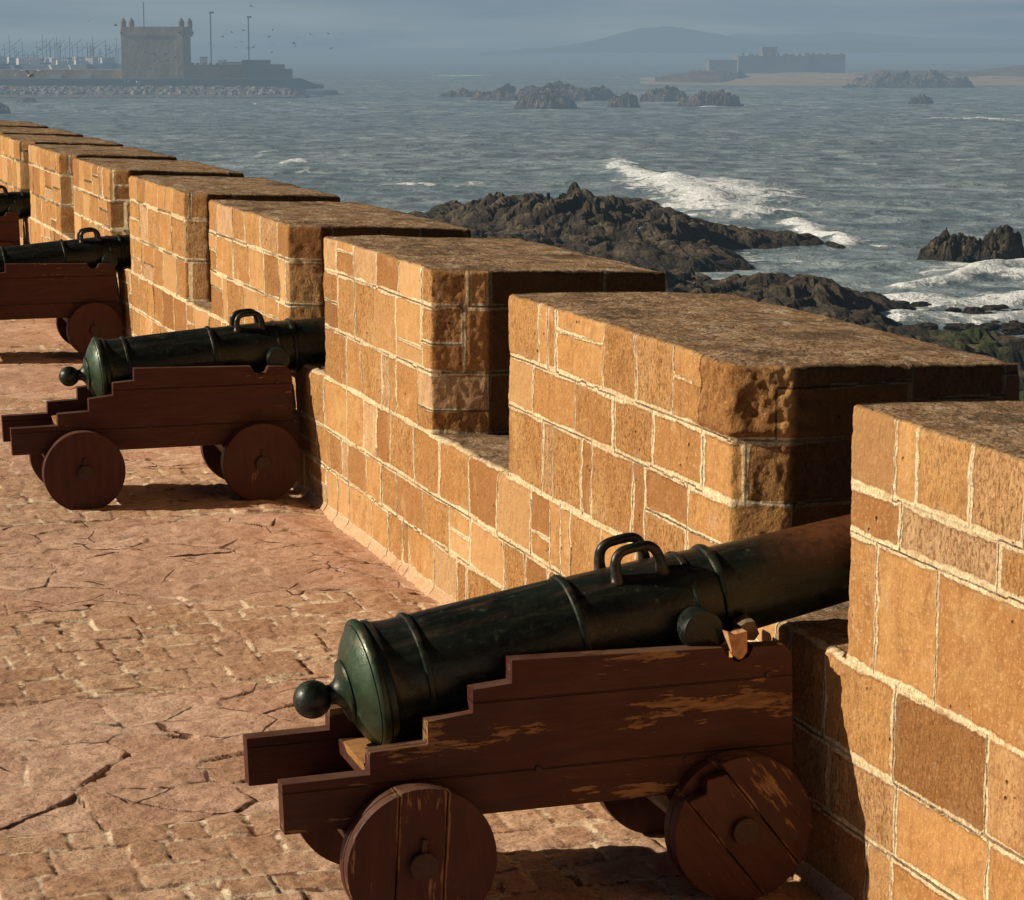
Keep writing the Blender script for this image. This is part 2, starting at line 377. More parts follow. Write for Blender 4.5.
def masonry(S, T, lay):                              # joint distance, tone, block offset
    tb, rows = lay; d = np.full(S.shape, 9., np.float32); tone = np.zeros(S.shape, np.float32); off = np.zeros(S.shape, np.float32)
    Sw = S+.008*perlin(S*1.3, T*2.3, 1.7)+.0022*perlin(S*9, T*9, 4.2); Tw = T+.009*perlin(S*.9, T*.5, 8.3)+.0025*perlin(S*9, T*9, 2.2)
    k = np.clip(np.searchsorted(tb, Tw, 'right')-1, 0, len(rows)-1)
    for i, (sb, tn, sp, of) in enumerate(rows):
        m = k == i
        if not m.any(): continue
        s = Sw[m]; t = Tw[m]; q = np.clip(np.searchsorted(sb, s, 'right')-1, 0, len(tn)-1)
        dd = np.minimum(np.minimum(s-sb[q], sb[q+1]-s)*1.12, np.minimum(t-tb[i], tb[i+1]-t))
        ts = tb[i]+sp[q]*(tb[i+1]-tb[i]); has = sp[q] > 0
        dd = np.where(has, np.minimum(dd, np.abs(t-ts)*1.6), dd)
        upv = has & (t > ts)
        d[m] = np.maximum(dd, 0); tone[m] = np.where(upv, (tn[q]*7.3) % 1, tn[q]); off[m] = np.where(upv, -of[q], of[q])
    return d, tone, off
def rough_disp(X, Y, Z): return .008*fbm(X, Y, Z, 2.2, 3)+.0055*fbm(X, Y, Z*.7, 14, 4, .68)

def resample(poly, res, rad):
    """closed polygon -> dense loop with small rounded corners; res may differ per edge"""
    P = [np.array(p, float) for p in poly]; n = len(P); out = []
    for i in range(n):
        a, b, c = P[i-1], P[i], P[(i+1) % n]; u = (a-b)/np.linalg.norm(a-b); w = (c-b)/np.linalg.norm(c-b)
        r = min(rad, .35*np.linalg.norm(a-b), .35*np.linalg.norm(c-b))
        p0, p1 = b+u*r, b+w*r
        for t in np.linspace(0, 1, 6): out.append((1-t)**2*p0+2*t*(1-t)*b+t*t*p1)
        L = np.linalg.norm(c-b)-2*r; m = max(1, int(L/res[i])); e0, e1 = p1, c-w*r
        for t in np.linspace(0, 1, m+1)[1:-1]: out.append(e0+(e1-e0)*t)
    return np.array(out)
def merlon(name, yN, yF, xc, xo, res, seed, parent, rough_corner=False, z0=.985, hz=2.03):
    poly = [(0, yF), (0, yN), (xc, yN-.11), (xo, yN-.05), (xo, yF+.08), (.24, yF+.10)]      # seen from above, counter-clockwise from the far inner corner
    rr = [res, res, res*1.3, .06, .06, .05]
    L = resample(poly, rr, .022); n = len(L)
    d = np.linalg.norm(np.roll(L, -1, 0)-L, axis=1); s = np.concatenate([[0], np.cumsum(d)])[:-1]
    tan = np.roll(L, -1, 0)-np.roll(L, 1, 0); nrm = np.stack([tan[:, 1], -tan[:, 0]], 1); nrm /= np.linalg.norm(nrm, axis=1)[:, None]
    cen = L.mean(0)
    if ((L-cen)*nrm).sum() < 0: nrm = -nrm
    hz = hz-.02*(seed == 1); tz = hz-.055*L[:, 0]/1.4+.012*perlin(L[:, 0]*1.5, L[:, 1]*1.5, seed)
    m = int((hz-z0)/res)+2; w = np.linspace(0, 1, m)[:, None]
    Z = z0+(tz[None]-z0)*w; X = np.repeat(L[None, :, 0], m, 0); Y = np.repeat(L[None, :, 1], m, 0); S = np.repeat(s[None], m, 0)
    lay = layout(z0, hz+.03, 0, s[-1]+.3, seed, (.28, .42), (.36, .78), {1: [z0, 1.51, 1.70, 2.08], 2: [z0, 1.40, 1.685, 2.08], 3: [z0, 1.37, 1.79, 2.08]}.get(seed))
    jd, tone, off = masonry(S, Z, lay)
    disp = rough_disp(X, Y, Z)+.0045*off*sstep(0, .035, jd)-.004*sstep(.0, .02, jd)*(off > 0)
    # worn arris along the top and at the quoins
    chip = .5+.9*np.clip(fbm(X, Y, Z, 5., 3)+.25, 0, 1.2); er = .030*chip
    e = np.clip(1-(tz[None]-Z)/er, 0, 1); disp = disp-er*(1-np.sqrt(np.clip(1-e*e, 0, 1)))*.9
    if rough_corner:
        msk = sstep(.48, .3, np.hypot((Y-(yN+.02)), X-.02))*sstep(1.69, 1.73, Z)
        jd = jd+.06*sstep(.15, .4, msk); disp = disp+msk*(.006+.016*ridged(X, Y, Z, 8, 4))
    X = X+nrm[None, :, 0]*disp; Y = Y+nrm[None, :, 1]*disp
    top = np.zeros_like(Z); top[-1] = .55; top = np.maximum(top, .55*sstep(.03, .0, tz[None]-Z))
    # top: rings shrinking to the spine
    yc = np.clip(L[:, 1], min(yN+.55, yF-.6), max(yF-.55, yN+.6)); Q = np.stack([np.full(n, xo*.5), yc], 1)
    E = np.stack([X[-1], Y[-1]], 1); k = max(14, int(.75/(res*1.4))); wv = (np.linspace(0, 1, k+1)[1:])**1.15
    TX = E[None, :, 0]+(Q[None, :, 0]-E[None, :, 0])*wv[:, None]; TY = E[None, :, 1]+(Q[None, :, 1]-E[None, :, 1])*wv[:, None]
    base = hz-.055*TX/1.4+.012*perlin(TX*1.5, TY*1.5, seed)
    TZ = base+.014*fbm(TX, TY, 3.3+seed, 3., 4)*sstep(0, .12, wv[:, None])+.006*ridged(TX, TY, 1., 16, 2)*sstep(0, .1, wv[:, None])-.004
    V = np.concatenate([np.stack([X, Y, Z], -1).reshape(-1, 3), np.stack([TX, TY, TZ], -1).reshape(-1, 3)])
    F = grid_faces(m+k, n, True)
    # orientation
    a, b, c = V[F[0, 0]], V[F[0, 1]], V[F[0, 3]]; nn = np.cross(b-a, c-a)
    if nn[:2] @ nrm[0] < 0: F = F[:, ::-1]
    z_ = np.zeros(k*n)
    dp = np.repeat((np.clip(np.abs(nrm[:, 1])*1.6-.55, 0, 1)*sstep(xc-.01, xc+.03, L[:, 0]))[None], m, 0)  # embrasure end faces past the chamfer, coloured as if in shade
    at = dict(joint=np.concatenate([jd.ravel(), z_+.5]), tone=np.concatenate([tone.ravel(), z_+.5]), embrasure_shade=np.concatenate([dp.ravel(), z_]),
              top=np.concatenate([top.ravel(), z_+1.]), dust=np.zeros(len(V)))
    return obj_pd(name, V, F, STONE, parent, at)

MER = [(4.7, 8.465, .24, 1.40), (9.66, 12.836, .235, 1.42), (14.41, 17.232, .337, 1.56), (18.415, 21.625, .242, 1.50), (22.868, 26.128, .205, 1.54),
       (27.50, 30.48, .22, 1.55), (31.75, 34.994, .22, 1.55), (36.15, 39.0, .22, 1.55), (40.3, 43.3, .22, 1.55), (44.7, 47.8, .22, 1.55)]
wall = thing('parapet_wall', 'long tan sandstone battlement wall with pale mortar joints beside the terrace', 'wall', (0, 0, 0))
for i, (a, b, xc, xo) in enumerate(MER):
    res = [.0085, .0105, .013, .018, .024, .03, .036, .04, .05, .05][i]
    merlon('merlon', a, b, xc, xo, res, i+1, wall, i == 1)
def gapmask(y):
    g = np.ones_like(y)
    for a, b, _, _ in MER: g = np.minimum(g, 1-sstep(a-.10, a-.02, y)*sstep(b+.10, b+.02, y))
    return g
def lower_wall():
    ys = np.concatenate([np.arange(3., 6.6, .03), np.arange(6.6, 14.5, .0115), np.arange(14.5, 20, .016), np.arange(20, 30, .03), np.arange(30, 50.01, .06)])
    zs = np.concatenate([np.linspace(-.16, -.06, 5), np.linspace(-.045, .985, 82)])
    S, T = np.meshgrid(ys, zs); X = np.zeros_like(S)
    lay = layout(-.02, .985, 3, 50, 41, (.26, .36), (.32, .72), [-.02, .30, .60, .985]); jd, tone, off = masonry(S, T, lay)
    g = gapmask(S); disp = rough_disp(X, S, T)+.0045*off*sstep(0, .035, jd)-.004*sstep(0, .02, jd)*(off > 0)
    er = (.05+.03*fbm(S, 0*S, 3.+0*S, 2.5, 3))*g+1e-4; e = np.clip(1-(.985-T)/er, 0, 1); disp = disp-er*(1-np.sqrt(np.clip(1-e*e, 0, 1)))
    sk = sstep(.04+.02*fbm(S, 0*S, 0*S, 3, 3), -.05, T)                       # mortar skirt at the foot
    disp = disp+.035*sk*sk*(1+.5*fbm(S, T, 0*S, 6, 3))
    jd = np.where(sk > .06, 0., jd); X = -disp
    top = .5*g*sstep(.03, 0, .985-T); dust = sstep(0.02, .25, sk)
    # sill and outer face
    xs = np.concatenate([np.linspace(.02, .5, 26), np.linspace(.55, 1.75, 16)])
    S2, X2 = np.meshgrid(ys, xs); X2 = np.maximum(X2, X[-1][None]+.012); Z2 = .985-.03*X2*g[0][None]+.02*fbm(X2, S2, 1., 3.5, 4)*g[0][None]*sstep(0, .15, X2)-.002
    zo = np.linspace(.9, -11.5, 26); S3, Z3 = np.meshgrid(ys, zo); X3 = 1.76+.03*fbm(S3, Z3, 0*S3, 1.3, 3)-.0*Z3
    V = np.concatenate([np.stack([a, b, c], -1).reshape(-1, 3) for a, b, c in ((X, S, T), (X2, S2, Z2), (X3, S3, Z3))])
    jo = masonry(S3, Z3, layout(-11.5, .9, 3, 50, 42, (.3, .5), (.3, .8)))
    at = dict(joint=np.concatenate([jd.ravel(), np.full(S2.size, .5), jo[0].ravel()]), tone=np.concatenate([tone.ravel(), np.full(S2.size, .4), jo[1].ravel()]), embrasure_shade=np.concatenate([np.zeros(S.size), np.full(S2.size, .6), np.zeros(S3.size)]),
              top=np.concatenate([top.ravel(), np.full(S2.size, .75), np.zeros(S3.size)]), dust=np.concatenate([dust.ravel(), np.zeros(S2.size+S3.size)]))
    return obj_pd('wall_base', V, grid_faces(len(zs)+len(xs)+len(zo), len(ys), flip=True), STONE, wall, at)
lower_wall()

# ------------------------------------------------------------------ terrace paving
def voro(X, Y, cx, cy, seed):
    U = X/cx; W = Y/cy; i0 = np.floor(U).astype(int); j0 = np.floor(W).astype(int)
    def seedp(i, j):
        h = (i*73856093 ^ j*19349663 ^ seed*83492791) & 0x7fffffff
        h1 = ((h*1103515245+12345) & 0x7fffffff)/0x7fffffff; h2 = (((h ^ 0x5bd1e995)*69069+1) & 0x7fffffff)/0x7fffffff
        h3 = (((h ^ 0x2545f49)*22695477+1) & 0x7fffffff)/0x7fffffff
        return (i+.08+.84*h1)*cx, (j+.08+.84*h2)*cy, h3
    b1 = np.full(X.shape, 1e9); px = np.zeros_like(X); py = np.zeros_like(X); idv = np.zeros_like(X)
    for a in (-1, 0, 1):
        for b in (-1, 0, 1):
            sx, sy, h = seedp(i0+a, j0+b); q = (X-sx)**2+(Y-sy)**2; m = q < b1
            b1 = np.where(m, q, b1); px = np.where(m, sx, px); py = np.where(m, sy, py); idv = np.where(m, h, idv)
    d = np.full(X.shape, 9.)
    for a in (-2, -1, 0, 1, 2):
        for b in (-2, -1, 0, 1, 2):
            sx, sy, h = seedp(i0+a, j0+b); q = (X-sx)**2+(Y-sy)**2; L = np.hypot(sx-px, sy-py)
            d = np.where(L > 1e-6, np.minimum(d, (q-b1)/(2*np.maximum(L, 1e-6))), d)
    return d, idv, px, py
BANDS = [-3.5, -1.2, 1.1, 3.4, 5.6, 7.75, 10.2, 12.4, 14.4, 17.2, 19.3, 21.6, 23.6, 26.0, 28.2, 30.4, 32.6, 35, 37.2, 39.5, 41.8, 44, 46.3, 48.6, 51]
def paving(X, Y):
    Yb = Y+.05*perlin(X*.6, Y*.6, 3.)+.10*(X+1.5)*.25
    band = np.clip(np.searchsorted(BANDS, Yb)-1, 0, len(BANDS)-2); sett = (band % 2 == 1).astype(float)
    sett = np.where(band >= 5, ((band-5) % 2 == 0), sett).astype(float)
    bd = np.minimum(np.abs(Yb-np.array(BANDS)[band]), np.abs(np.array(BANDS)[band+1]-Yb))
    Xw = X+.006*perlin(X*6, Y*6, 1.)+.10*Y; Yw = Y+.006*perlin(X*5, Y*5, 7.)+.05*perlin(X*.4, Y*.4, 2.)
    d1, id1, px, py = voro(Xw, Yw, .58, .36, 5); px = px-.10*Y
    lay = layout(-4, 52, -14, .3, 77, (.22, .34), (.19, .44)); lay = (lay[0], [(a, b, c*0, e) for a, b, c, e in lay[1]])
    d2, id2, off = masonry(X+.012*perlin(X*2, Y*2, 2.), Yb+.014*perlin(X*2, Y*3, 4.), lay)
    jd = np.minimum(np.where(sett > .5, d2, d1), bd); tone = np.where(sett > .5, id2, id1)
    tilt = np.where(sett > .5, .004*off, ((id1*37 % 1)-.5)*.012*(X-px)+((id1*91 % 1)-.5)*.015*(Y-py)+((id1*53 % 1)-.5)*.007)
    fl = fbm(X+3*id1, Y*1.5+5*id1, 7*id1, 1.7, 4, .6); riv = np.floor(fl*5)/5*.012; riv2 = np.floor(fl*14)/14*.006
    tilt = np.where(sett > .5, tilt, tilt+riv+riv2)
    z = tilt-.0035*sstep(.014, .0, jd)+.0035*fbm(X, Y, 1.+0*X, 9, 4, .65)+.008*fbm(X, Y, 2.+0*X, .8, 3)
    z = z+np.where(sett > .5, -.003*sstep(.035, .0, d2)*(.3+1.2*np.clip(.5+perlin(X*2.3, Y*2.3, 6.), 0, 1))+.007*ridged(X, Y, 3+0*X, 5, 4, .6), .004*ridged(X, Y, 0*X, 3.5, 3))
    z = z-.055*sstep(-.45, -.03, X)
    return z, jd, tone, sett
def terrace():
    Vs, Fs, at, off = [], [], dict(joint=[], tone=[], sett=[]), 0
    for xa, xb, ya, yb, rs, dz in ((-4.4, .06, 7.0, 14.6, .0115, 0), (-4.4, .06, 14.6, 21., .0155, -.001), (-4.4, .06, 21., 50., .035, -.002),
                                   (-14, -4.38, 2, 50, .05, -.003), (-4.4, .06, 2., 7.02, .03, -.003)):
        xs = np.linspace(xa, xb, int((xb-xa)/rs)+1); ys = np.linspace(ya, yb, int((yb-ya)/rs)+1)
        X, Y = np.meshgrid(xs, ys); z, j, t, s = paving(X, Y)
        Vs.append(np.stack([X, Y, z+dz], -1).reshape(-1, 3)); Fs.append(grid_faces(len(ys), len(xs), off=off)); off += X.size
        at['joint'].append(j.ravel()); at['tone'].append(t.ravel()); at['sett'].append(s.ravel())
    o = obj_pd('terrace', np.concatenate(Vs), np.concatenate(Fs), GROUND, None, {k: np.concatenate(v) for k, v in at.items()})
    return tag(o, kind='structure')
terrace()

# ------------------------------------------------------------------ cannons
CHEEK = [(-2.27, .435), (-2.277, .634), (-1.931, .640), (-1.931, .728), (-1.699, .738), (-1.699, .830), (-1.516, .850), (-1.516, .942), (-1.357, .955), (-1.357, 1.047),
         (-.47, 1.027), (-.445, .985), (-.40, .962), (-.355, .98), (-.335, 1.022), (-.20, 1.018), (-.165, .985), (-.15, .44)]
def wheel_mesh(name, mat, broken=False, plain=False, r=.303, th=.115):
    bm = bmesh.new(); seg = 48
    if plain:
        bm_cyl(bm, (0, 0, 0), (0, th, 0), r, seg=64); return obj_bm(name, bm, mat, None, bevel=.007)
    def slab(x0, x1, y0, y1, rr, cut=None):
        pts = []
        a0, a1 = math.acos(max(-1, min(1, x1/rr))), math.acos(max(-1, min(1, x0/rr)))
        for k in range(15): a = a0+(a1-a0)*k/14; pts.append((rr*math.cos(a), rr*math.sin(a)))
        low = [(x, -z) for x, z in pts[::-1]]
        if cut:
            pts = [p for p in pts if p[1] < cut(p[0])] or [(x1, cut(x1)), (x0, cut(x0))]
            pts = [(x1, cut(x1)), ((x0+x1)/2+.015, cut((x0+x1)/2)+.03), ((x0+x1)/2-.02, cut((x0+x1)/2)-.015), (x0, cut(x0))]
        bm_prism(bm, pts+low, y0, y1)
    rr = random.Random(3 if broken else 1)
    for x0, x1 in ((-r, -.105), (-.1035, .0885), (.090, r)):               # boards of the outer layer
        c = (lambda x: .258-.12*(x+.1)) if (broken and x0 == -.1035) else None
        q = rr.uniform(-.004, .004)
        slab(max(x0, -r+.0005), min(x1, r-.0005), q, .058, r-rr.uniform(0, .004), c)
    bm_cyl(bm, (0, .060, 0), (0, th, 0), r-.002, seg=56)
    o = obj_bm(name, bm, mat, None, bevel=.006); return o
def make_cannon():
    root = thing('cannon', 'x', 'cannon')
    # barrel, pivot on the trunnion axis
    prof = [(-1.607, 0)]
    for k in range(1, 15):
        a = math.pi*k/16; prof.append((-1.53-.077*math.cos(a), .077*math.sin(a)))
    prof += [(-1.462, .042), (-1.452, .040), (-1.438, .046), (-1.422, .062), (-1.410, .084), (-1.405, .108), (-1.402, .122), (-1.394, .127), (-1.388, .122),
             (-1.386, .130), (-1.378, .155), (-1.364, .186), (-1.347, .215), (-1.331, .236), (-1.321, .247), (-1.319, .243), (-1.316, .245), (-1.318, .259), (-1.310, .268), (-1.298, .270), (-1.286, .267), (-1.280, .257),
             (-1.274, .252), (-1.262, .256), (-1.250, .255), (-1.243, .247), (-1.225, .241), (-1.19, .236), (-1.13, .2345), (-1.112, .2345), (-1.108, .244), (-1.098, .2475), (-1.088, .244), (-1.084, .234),
             (-.9, .2325), (-.65, .2295), (-.472, .2270), (-.455, .2272), (-.450, .236), (-.438, .2395), (-.427, .236), (-.421, .224), (-.40, .2195), (-.2, .2155), (.04, .2085),
             (.055, .2085), (.060, .213), (.070, .2145), (.080, .212), (.084, .206), (.13, .203), (.176, .200), (.181, .211), (.194, .2155), (.208, .211), (.214, .196), (.24, .1925), (.6, .183), (1.0, .172), (1.26, .164),
             (1.275, .164), (1.28, .174), (1.295, .177), (1.31, .174), (1.315, .163), (1.36, .163), (1.44, .178), (1.50, .197), (1.525, .200), (1.545, .192), (1.555, .165), (1.56, .075), (1.54, .066), (1.0, .066), (.98, 0)]
    bm = bmesh.new(); bm_lathe(bm, prof, 96)
    barrel = obj_bm('barrel', bm, BRONZE, root, True, autosmooth=40)
    for s in (-1, 1):
        bm = bmesh.new(); bm_cyl(bm, (.025, s*.10, -.048), (.025, s*.318, -.048), .086, seg=40)
        obj_bm('trunnion', bm, BRONZE, barrel, True, bevel=.008, autosmooth=40)
        pts = []
        for k in range(25):
            a = math.pi*k/24; e = .55
            x = -.130-.098*math.copysign(abs(math.cos(a))**e, math.cos(a)); z = .185+.116*abs(math.sin(a))**.62
            pts.append((x, s*(.098-.012*math.sin(a)), z))
        pts = [(-.238, s*.100, .17)]+pts+[(-.022, s*.100, .165)]
        rad = [.030, .028]+[.0235-.003*math.sin(math.pi*k/24) for k in range(1, 24)]+[.028, .030]
        bm = bmesh.new(); bm_tube(bm, pts, rad[:len(pts)]+[.03]*(len(pts)-len(rad)), 14); obj_bm('dolphin_handle', bm, BRONZE, barrel, True)
    # carriage: centre plane y=0, outer wheel faces at +-.505
    for s in (-1, 1):
        bm = bmesh.new(); bm_prism(bm, CHEEK, s*(.375 if s < 0 else .35), s*(.298 if s < 0 else .272))
        c = obj_bm('cheek', bm, WOODX, root, bevel=.011)
        for x, z in ((-1.95, .53), (-1.25, .60), (-.62, .58), (-.27, .90)):
            bm = bmesh.new(); bm_cyl(bm, (x, s*(.37 if s < 0 else .345), z), (x, s*(.382 if s < 0 else .357), z), .017, .012, 12); obj_bm('bolt', bm, IRON, c, True, autosmooth=40)
    bm = bmesh.new(); bm_box(bm, -1.90, -1.35, -.27, .27, .545, .605); obj_bm('stool_bed', bm, WOODX, root, bevel=.008)
    bm = bmesh.new(); bm_prism(bm, [(-1.915, .606), (-1.93, .655), (-1.86, .662), (-1.30, .66), (-1.30, .606)], -.268, .05); obj_bm('quoin', bm, BARE, root, bevel=.008)
    bm = bmesh.new(); bm_box(bm, -.62, -.50, -.27, .27, .5, .86); obj_bm('transom', bm, WOODY, root, bevel=.008)
    for hx in (-1.76, -.42):
        bm = bmesh.new(); bm_prism(bm, [(hx-.285, .433), (hx-.25, .36), (hx-.14, .235), (hx+.13, .235), (hx+.19, .433)], -.385, .385)
        ax = obj_bm('axle_tree', bm, WOODY, root, bevel=.01)
        for s in (-1, 1):
            w = wheel_mesh('wheel', WOODZ, plain=True); w.parent = root; w.location = (hx, s*(.505 if s < 0 else .477), .303)
            if s > 0: w.rotation_euler = (0, 0, math.pi); w.scale = (1, .84, 1)
            bm = bmesh.new(); bm_cyl(bm, (0, .06, 0), (0, -.028, 0), .056, seg=28)
            obj_bm('hub', bm, IRON, w, True, bevel=.006, autosmooth=40)
            bm = bmesh.new(); bm_box(bm, -.010, .010, -.016, .010, .050, .105); obj_bm('linchpin', bm, IRON, w, bevel=.003)
    return root
def kids(o, n): return [k for k in bpy.data.objects if k.parent == o and k.name.split('.')[0] == n]
def pose(root, loc, rz, px, pz, el, label):
    root.location = loc; root.rotation_euler = (0, 0, rz); tag(root, label, 'cannon', 'bronze cannons in a row along the parapet')
    b = kids(root, 'barrel')[0]; b.location = (px, 0, pz); b.rotation_euler = (0, -R(el), 0)
c1 = make_cannon()
c2, c3, c4 = copy_tree(c1), copy_tree(c1), copy_tree(c1)
for c in (c2, c3, c4):
    for k in kids(c, 'cheek'): k.material_slots[0].link = 'OBJECT'; k.material_slots[0].material = WOODX2
pose(c1, (0, 8.995, .0), 0, -.56, 1.124, 10.2, 'nearest cannon, dark green bronze barrel on flaking red carriage with broken wheel')
pose(c2, (.03, 18.13, -.015), R(-.6), -.27, 1.11, 5.7, 'whole second cannon, dark bronze barrel on stepped maroon carriage, casting shadow on paving')
pose(c3, (.06, 26.92, .02), 0, -.235, 1.085, 6.3, 'third cannon, cut by the left edge, only front wheel and barrel showing')
pose(c4, (.03, 35.65, .02), 0, -.24, 1.085, 6.0, 'farthest cannon at the left edge, only the muzzle half and carriage corner showing')
# the near cannon's front wheel is split and broken
for w in kids(c1, 'wheel'):
    if w.location.x > -1 and w.location.y < 0:
        nw = wheel_mesh('spare', WOODW, True); w.data = nw.data; bpy.data.objects.remove(nw)
        w.rotation_euler = (0, R(-38), 0); w['label'] = 'split wheel with a broken board and bare wood'
        for l in kids(w, 'linchpin'): bpy.data.objects.remove(l)
    elif w.location.y < 0:
        nw = wheel_mesh('spare', WOODW); w.data = nw.data; bpy.data.objects.remove(nw); w.rotation_euler = (0, R(3), 0)
# broken stone wedged beside the near trunnion
def chunk(name, pts, y0, y1, mat, label, cat):
    bm = bmesh.new(); bm_prism(bm, pts, y0, y1)
    for v in bm.verts: v.co += Vector([random.uniform(-.006, .006) for _ in range(3)])
    return tag(obj_bm(name, bm, mat, bevel=.004), label, cat)
chunk('stone_wedge', [(-.455, 1.095), (-.43, 1.082), (-.405, 1.092), (-.372, 1.098), (-.366, 1.01), (-.385, .975), (-.405, .972), (-.425, 1.0)], 8.605, 8.66, mat_flat('orange_sandstone', (.42, .21, .10), (.60, .34, .18), 25, .9, bump=.008), 'small orange stone wedge stuck in the carriage notch beside the near trunnion', 'wedge')
chunk('stone_fragment', [(-.36, 1.085), (-.33, 1.10), (-.292, 1.11), (-.275, 1.05), (-.30, 1.024), (-.345, 1.03)], 8.70, 8.80, mat_flat('pale_stone', (.12, .08, .05), (.22, .16, .10), 15, .9, bump=.01), 'grey stone fragment on the carriage behind the orange wedge', 'stone')

# ------------------------------------------------------------------ sea
def seg_dist(PX, PY, pts):
    d = np.full(PX.shape, 1e9, np.float32)
    for (x0, y0), (x1, y1) in zip(pts, pts[1:]):
        dx, dy = x1-x0, y1-y0; t = np.clip(((PX-x0)*dx+(PY-y0)*dy)/(dx*dx+dy*dy+1e-9), 0, 1)
        d = np.minimum(d, np.hypot(PX-x0-t*dx, PY-y0-t*dy))
    return d
def inside(PX, PY, poly):
    r = np.zeros(PX.shape, bool); n = len(poly)
    for i in range(n):
        (x0, y0), (x1, y1) = poly[i], poly[(i+1) % n]
        if y0 == y1: continue
        c = ((y0 > PY) != (y1 > PY)) & (PX < (x1-x0)*(PY-y0)/(y1-y0)+x0); r ^= c
    return r
def sea_pts(px): return [ld(at_z(u, v, SEA)) for u, v in px]
LAND = sea_pts([(330, 420), (330, 250), (395, 222), (425, 211), (520, 205), (600, 206), (660, 208), (710, 222), (770, 236), (846, 243), (842, 249), (760, 250), (740, 258), (776, 266),
                (700, 272), (610, 275), (605, 279), (690, 284), (770, 288), (850, 294), (905, 303), (915, 314), (890, 326), (930, 338), (980, 346), (1060, 352), (1090, 430)])
BREAK = [([(680, 182), (705, 190), (735, 200)], 6., .85), ([(690, 200), (735, 211), (765, 214)], 4.4, .74), ([(618, 167), (640, 175), (668, 184), (690, 193), (712, 203), (735, 212)], 1.6, 1.), ([(670, 183), (720, 190), (770, 196), (800, 197)], 1.5, .62),
         ([(700, 205), (740, 215), (790, 224)], 1.6, .55), ([(798, 224), (815, 233), (848, 243)], 1.5, .95), ([(845, 243), (900, 248), (940, 246)], .7, .5),
         ([(905, 292), (940, 282), (985, 272), (1030, 264)], 1.4, .95), ([(900, 300), (960, 305), (1030, 300)], 3.0, .72), ([(960, 270), (1040, 280), (1100, 282)], 3.2, .66), ([(900, 318), (980, 322), (1040, 318)], 2.4, .62),
         ([(250, 168), (300, 172), (350, 180)], 2.2, .42), ([(385, 186), (405, 185), (432, 186)], .9, .8), ([(286, 164), (297, 161), (303, 163)], .8, .9), ([(266, 152), (274, 152)], .8, .9),
         ([(447, 76.3), (474, 75.8)], 1.6, .8), ([(930, 118.5), (1030, 121)], .8, .72), ([(610, 160), (632, 165)], 1., .7), ([(708, 107), (735, 105)], 1., .75), ([(640, 275), (760, 270), (800, 262)], 1.5, .5),
         ([(440, 190), (520, 176), (600, 172)], 1.4, .44), ([(780, 155), (860, 165), (960, 160)], 1.4, .40), ([(830, 212), (900, 205), (1000, 214)], 1.3, .38), ([(862, 242), (1030, 240)], 1.4, .42), ([(590, 205), (690, 208)], 2.2, .66)]
def make_sea():
    nr, na = 760, 940
    D = 60*(2600/60)**np.linspace(0, 1, nr); A = np.tan(np.linspace(R(-30), R(34), na))
    DD, AA = np.meshgrid(D, A, indexing='ij'); L = DD*AA; X = CAMX+DD*EF[0]+L*ER[0]; Y = DD*EF[1]+L*ER[1]
    foam = np.zeros_like(DD); z = np.zeros_like(DD)
    wob = .8*fbm(X, Y, 0*X, .12, 3)
    for pts, w, a in BREAK:
        p = sea_pts(pts); dd = seg_dist(L, DD+wob*w*.9, p); sc = max(1., np.mean([q[1] for q in p])/170)
        w2 = w*sc; k = a*np.exp(-(dd/w2)**2); foam = np.maximum(foam, k)
        if a > .6: z = z+.45*a*np.exp(-(dd/(w2*.8))**2)
    sd = seg_dist(L, DD, LAND+LAND[:1]); foam = np.maximum(foam, .50*np.exp(-(sd/1.6)**2)*sstep(105, 112, DD))
    near = sstep(900, 300, DD)
    z = z+near*(.22*np.sin(DD*.42+3*fbm(X, Y, 0*X, .03, 2)+.06*L)*(.5+fbm(X, Y, 0*X, .05, 2))+.22*fbm(X, Y, 0*X, .22, 3))
    z = z*sstep(1, .93, np.abs(np.linspace(-1, 1, na)))[None]*sstep(0, .03, np.linspace(0, 1, nr))[:, None]
    far = np.stack([X, Y, SEA+z], -1); F = grid_faces(nr, na)
    V = far.reshape(-1, 3); at = foam.ravel()
    # outer sheets to the horizon and round the bastion
    ex = np.array([[x, y, SEA-.03] for y in (-3000, 60, 2600, 30000) for x in (-30000, -4000, 4000, 30000)], float)
    F2 = grid_faces(4, 4, off=len(V))
    o = obj_pd('sea', np.concatenate([V, ex]), np.concatenate([F, F2]), SEAM, None, dict(foam=np.concatenate([at, np.zeros(16)])))
    tag(o, kind='structure')
make_sea()

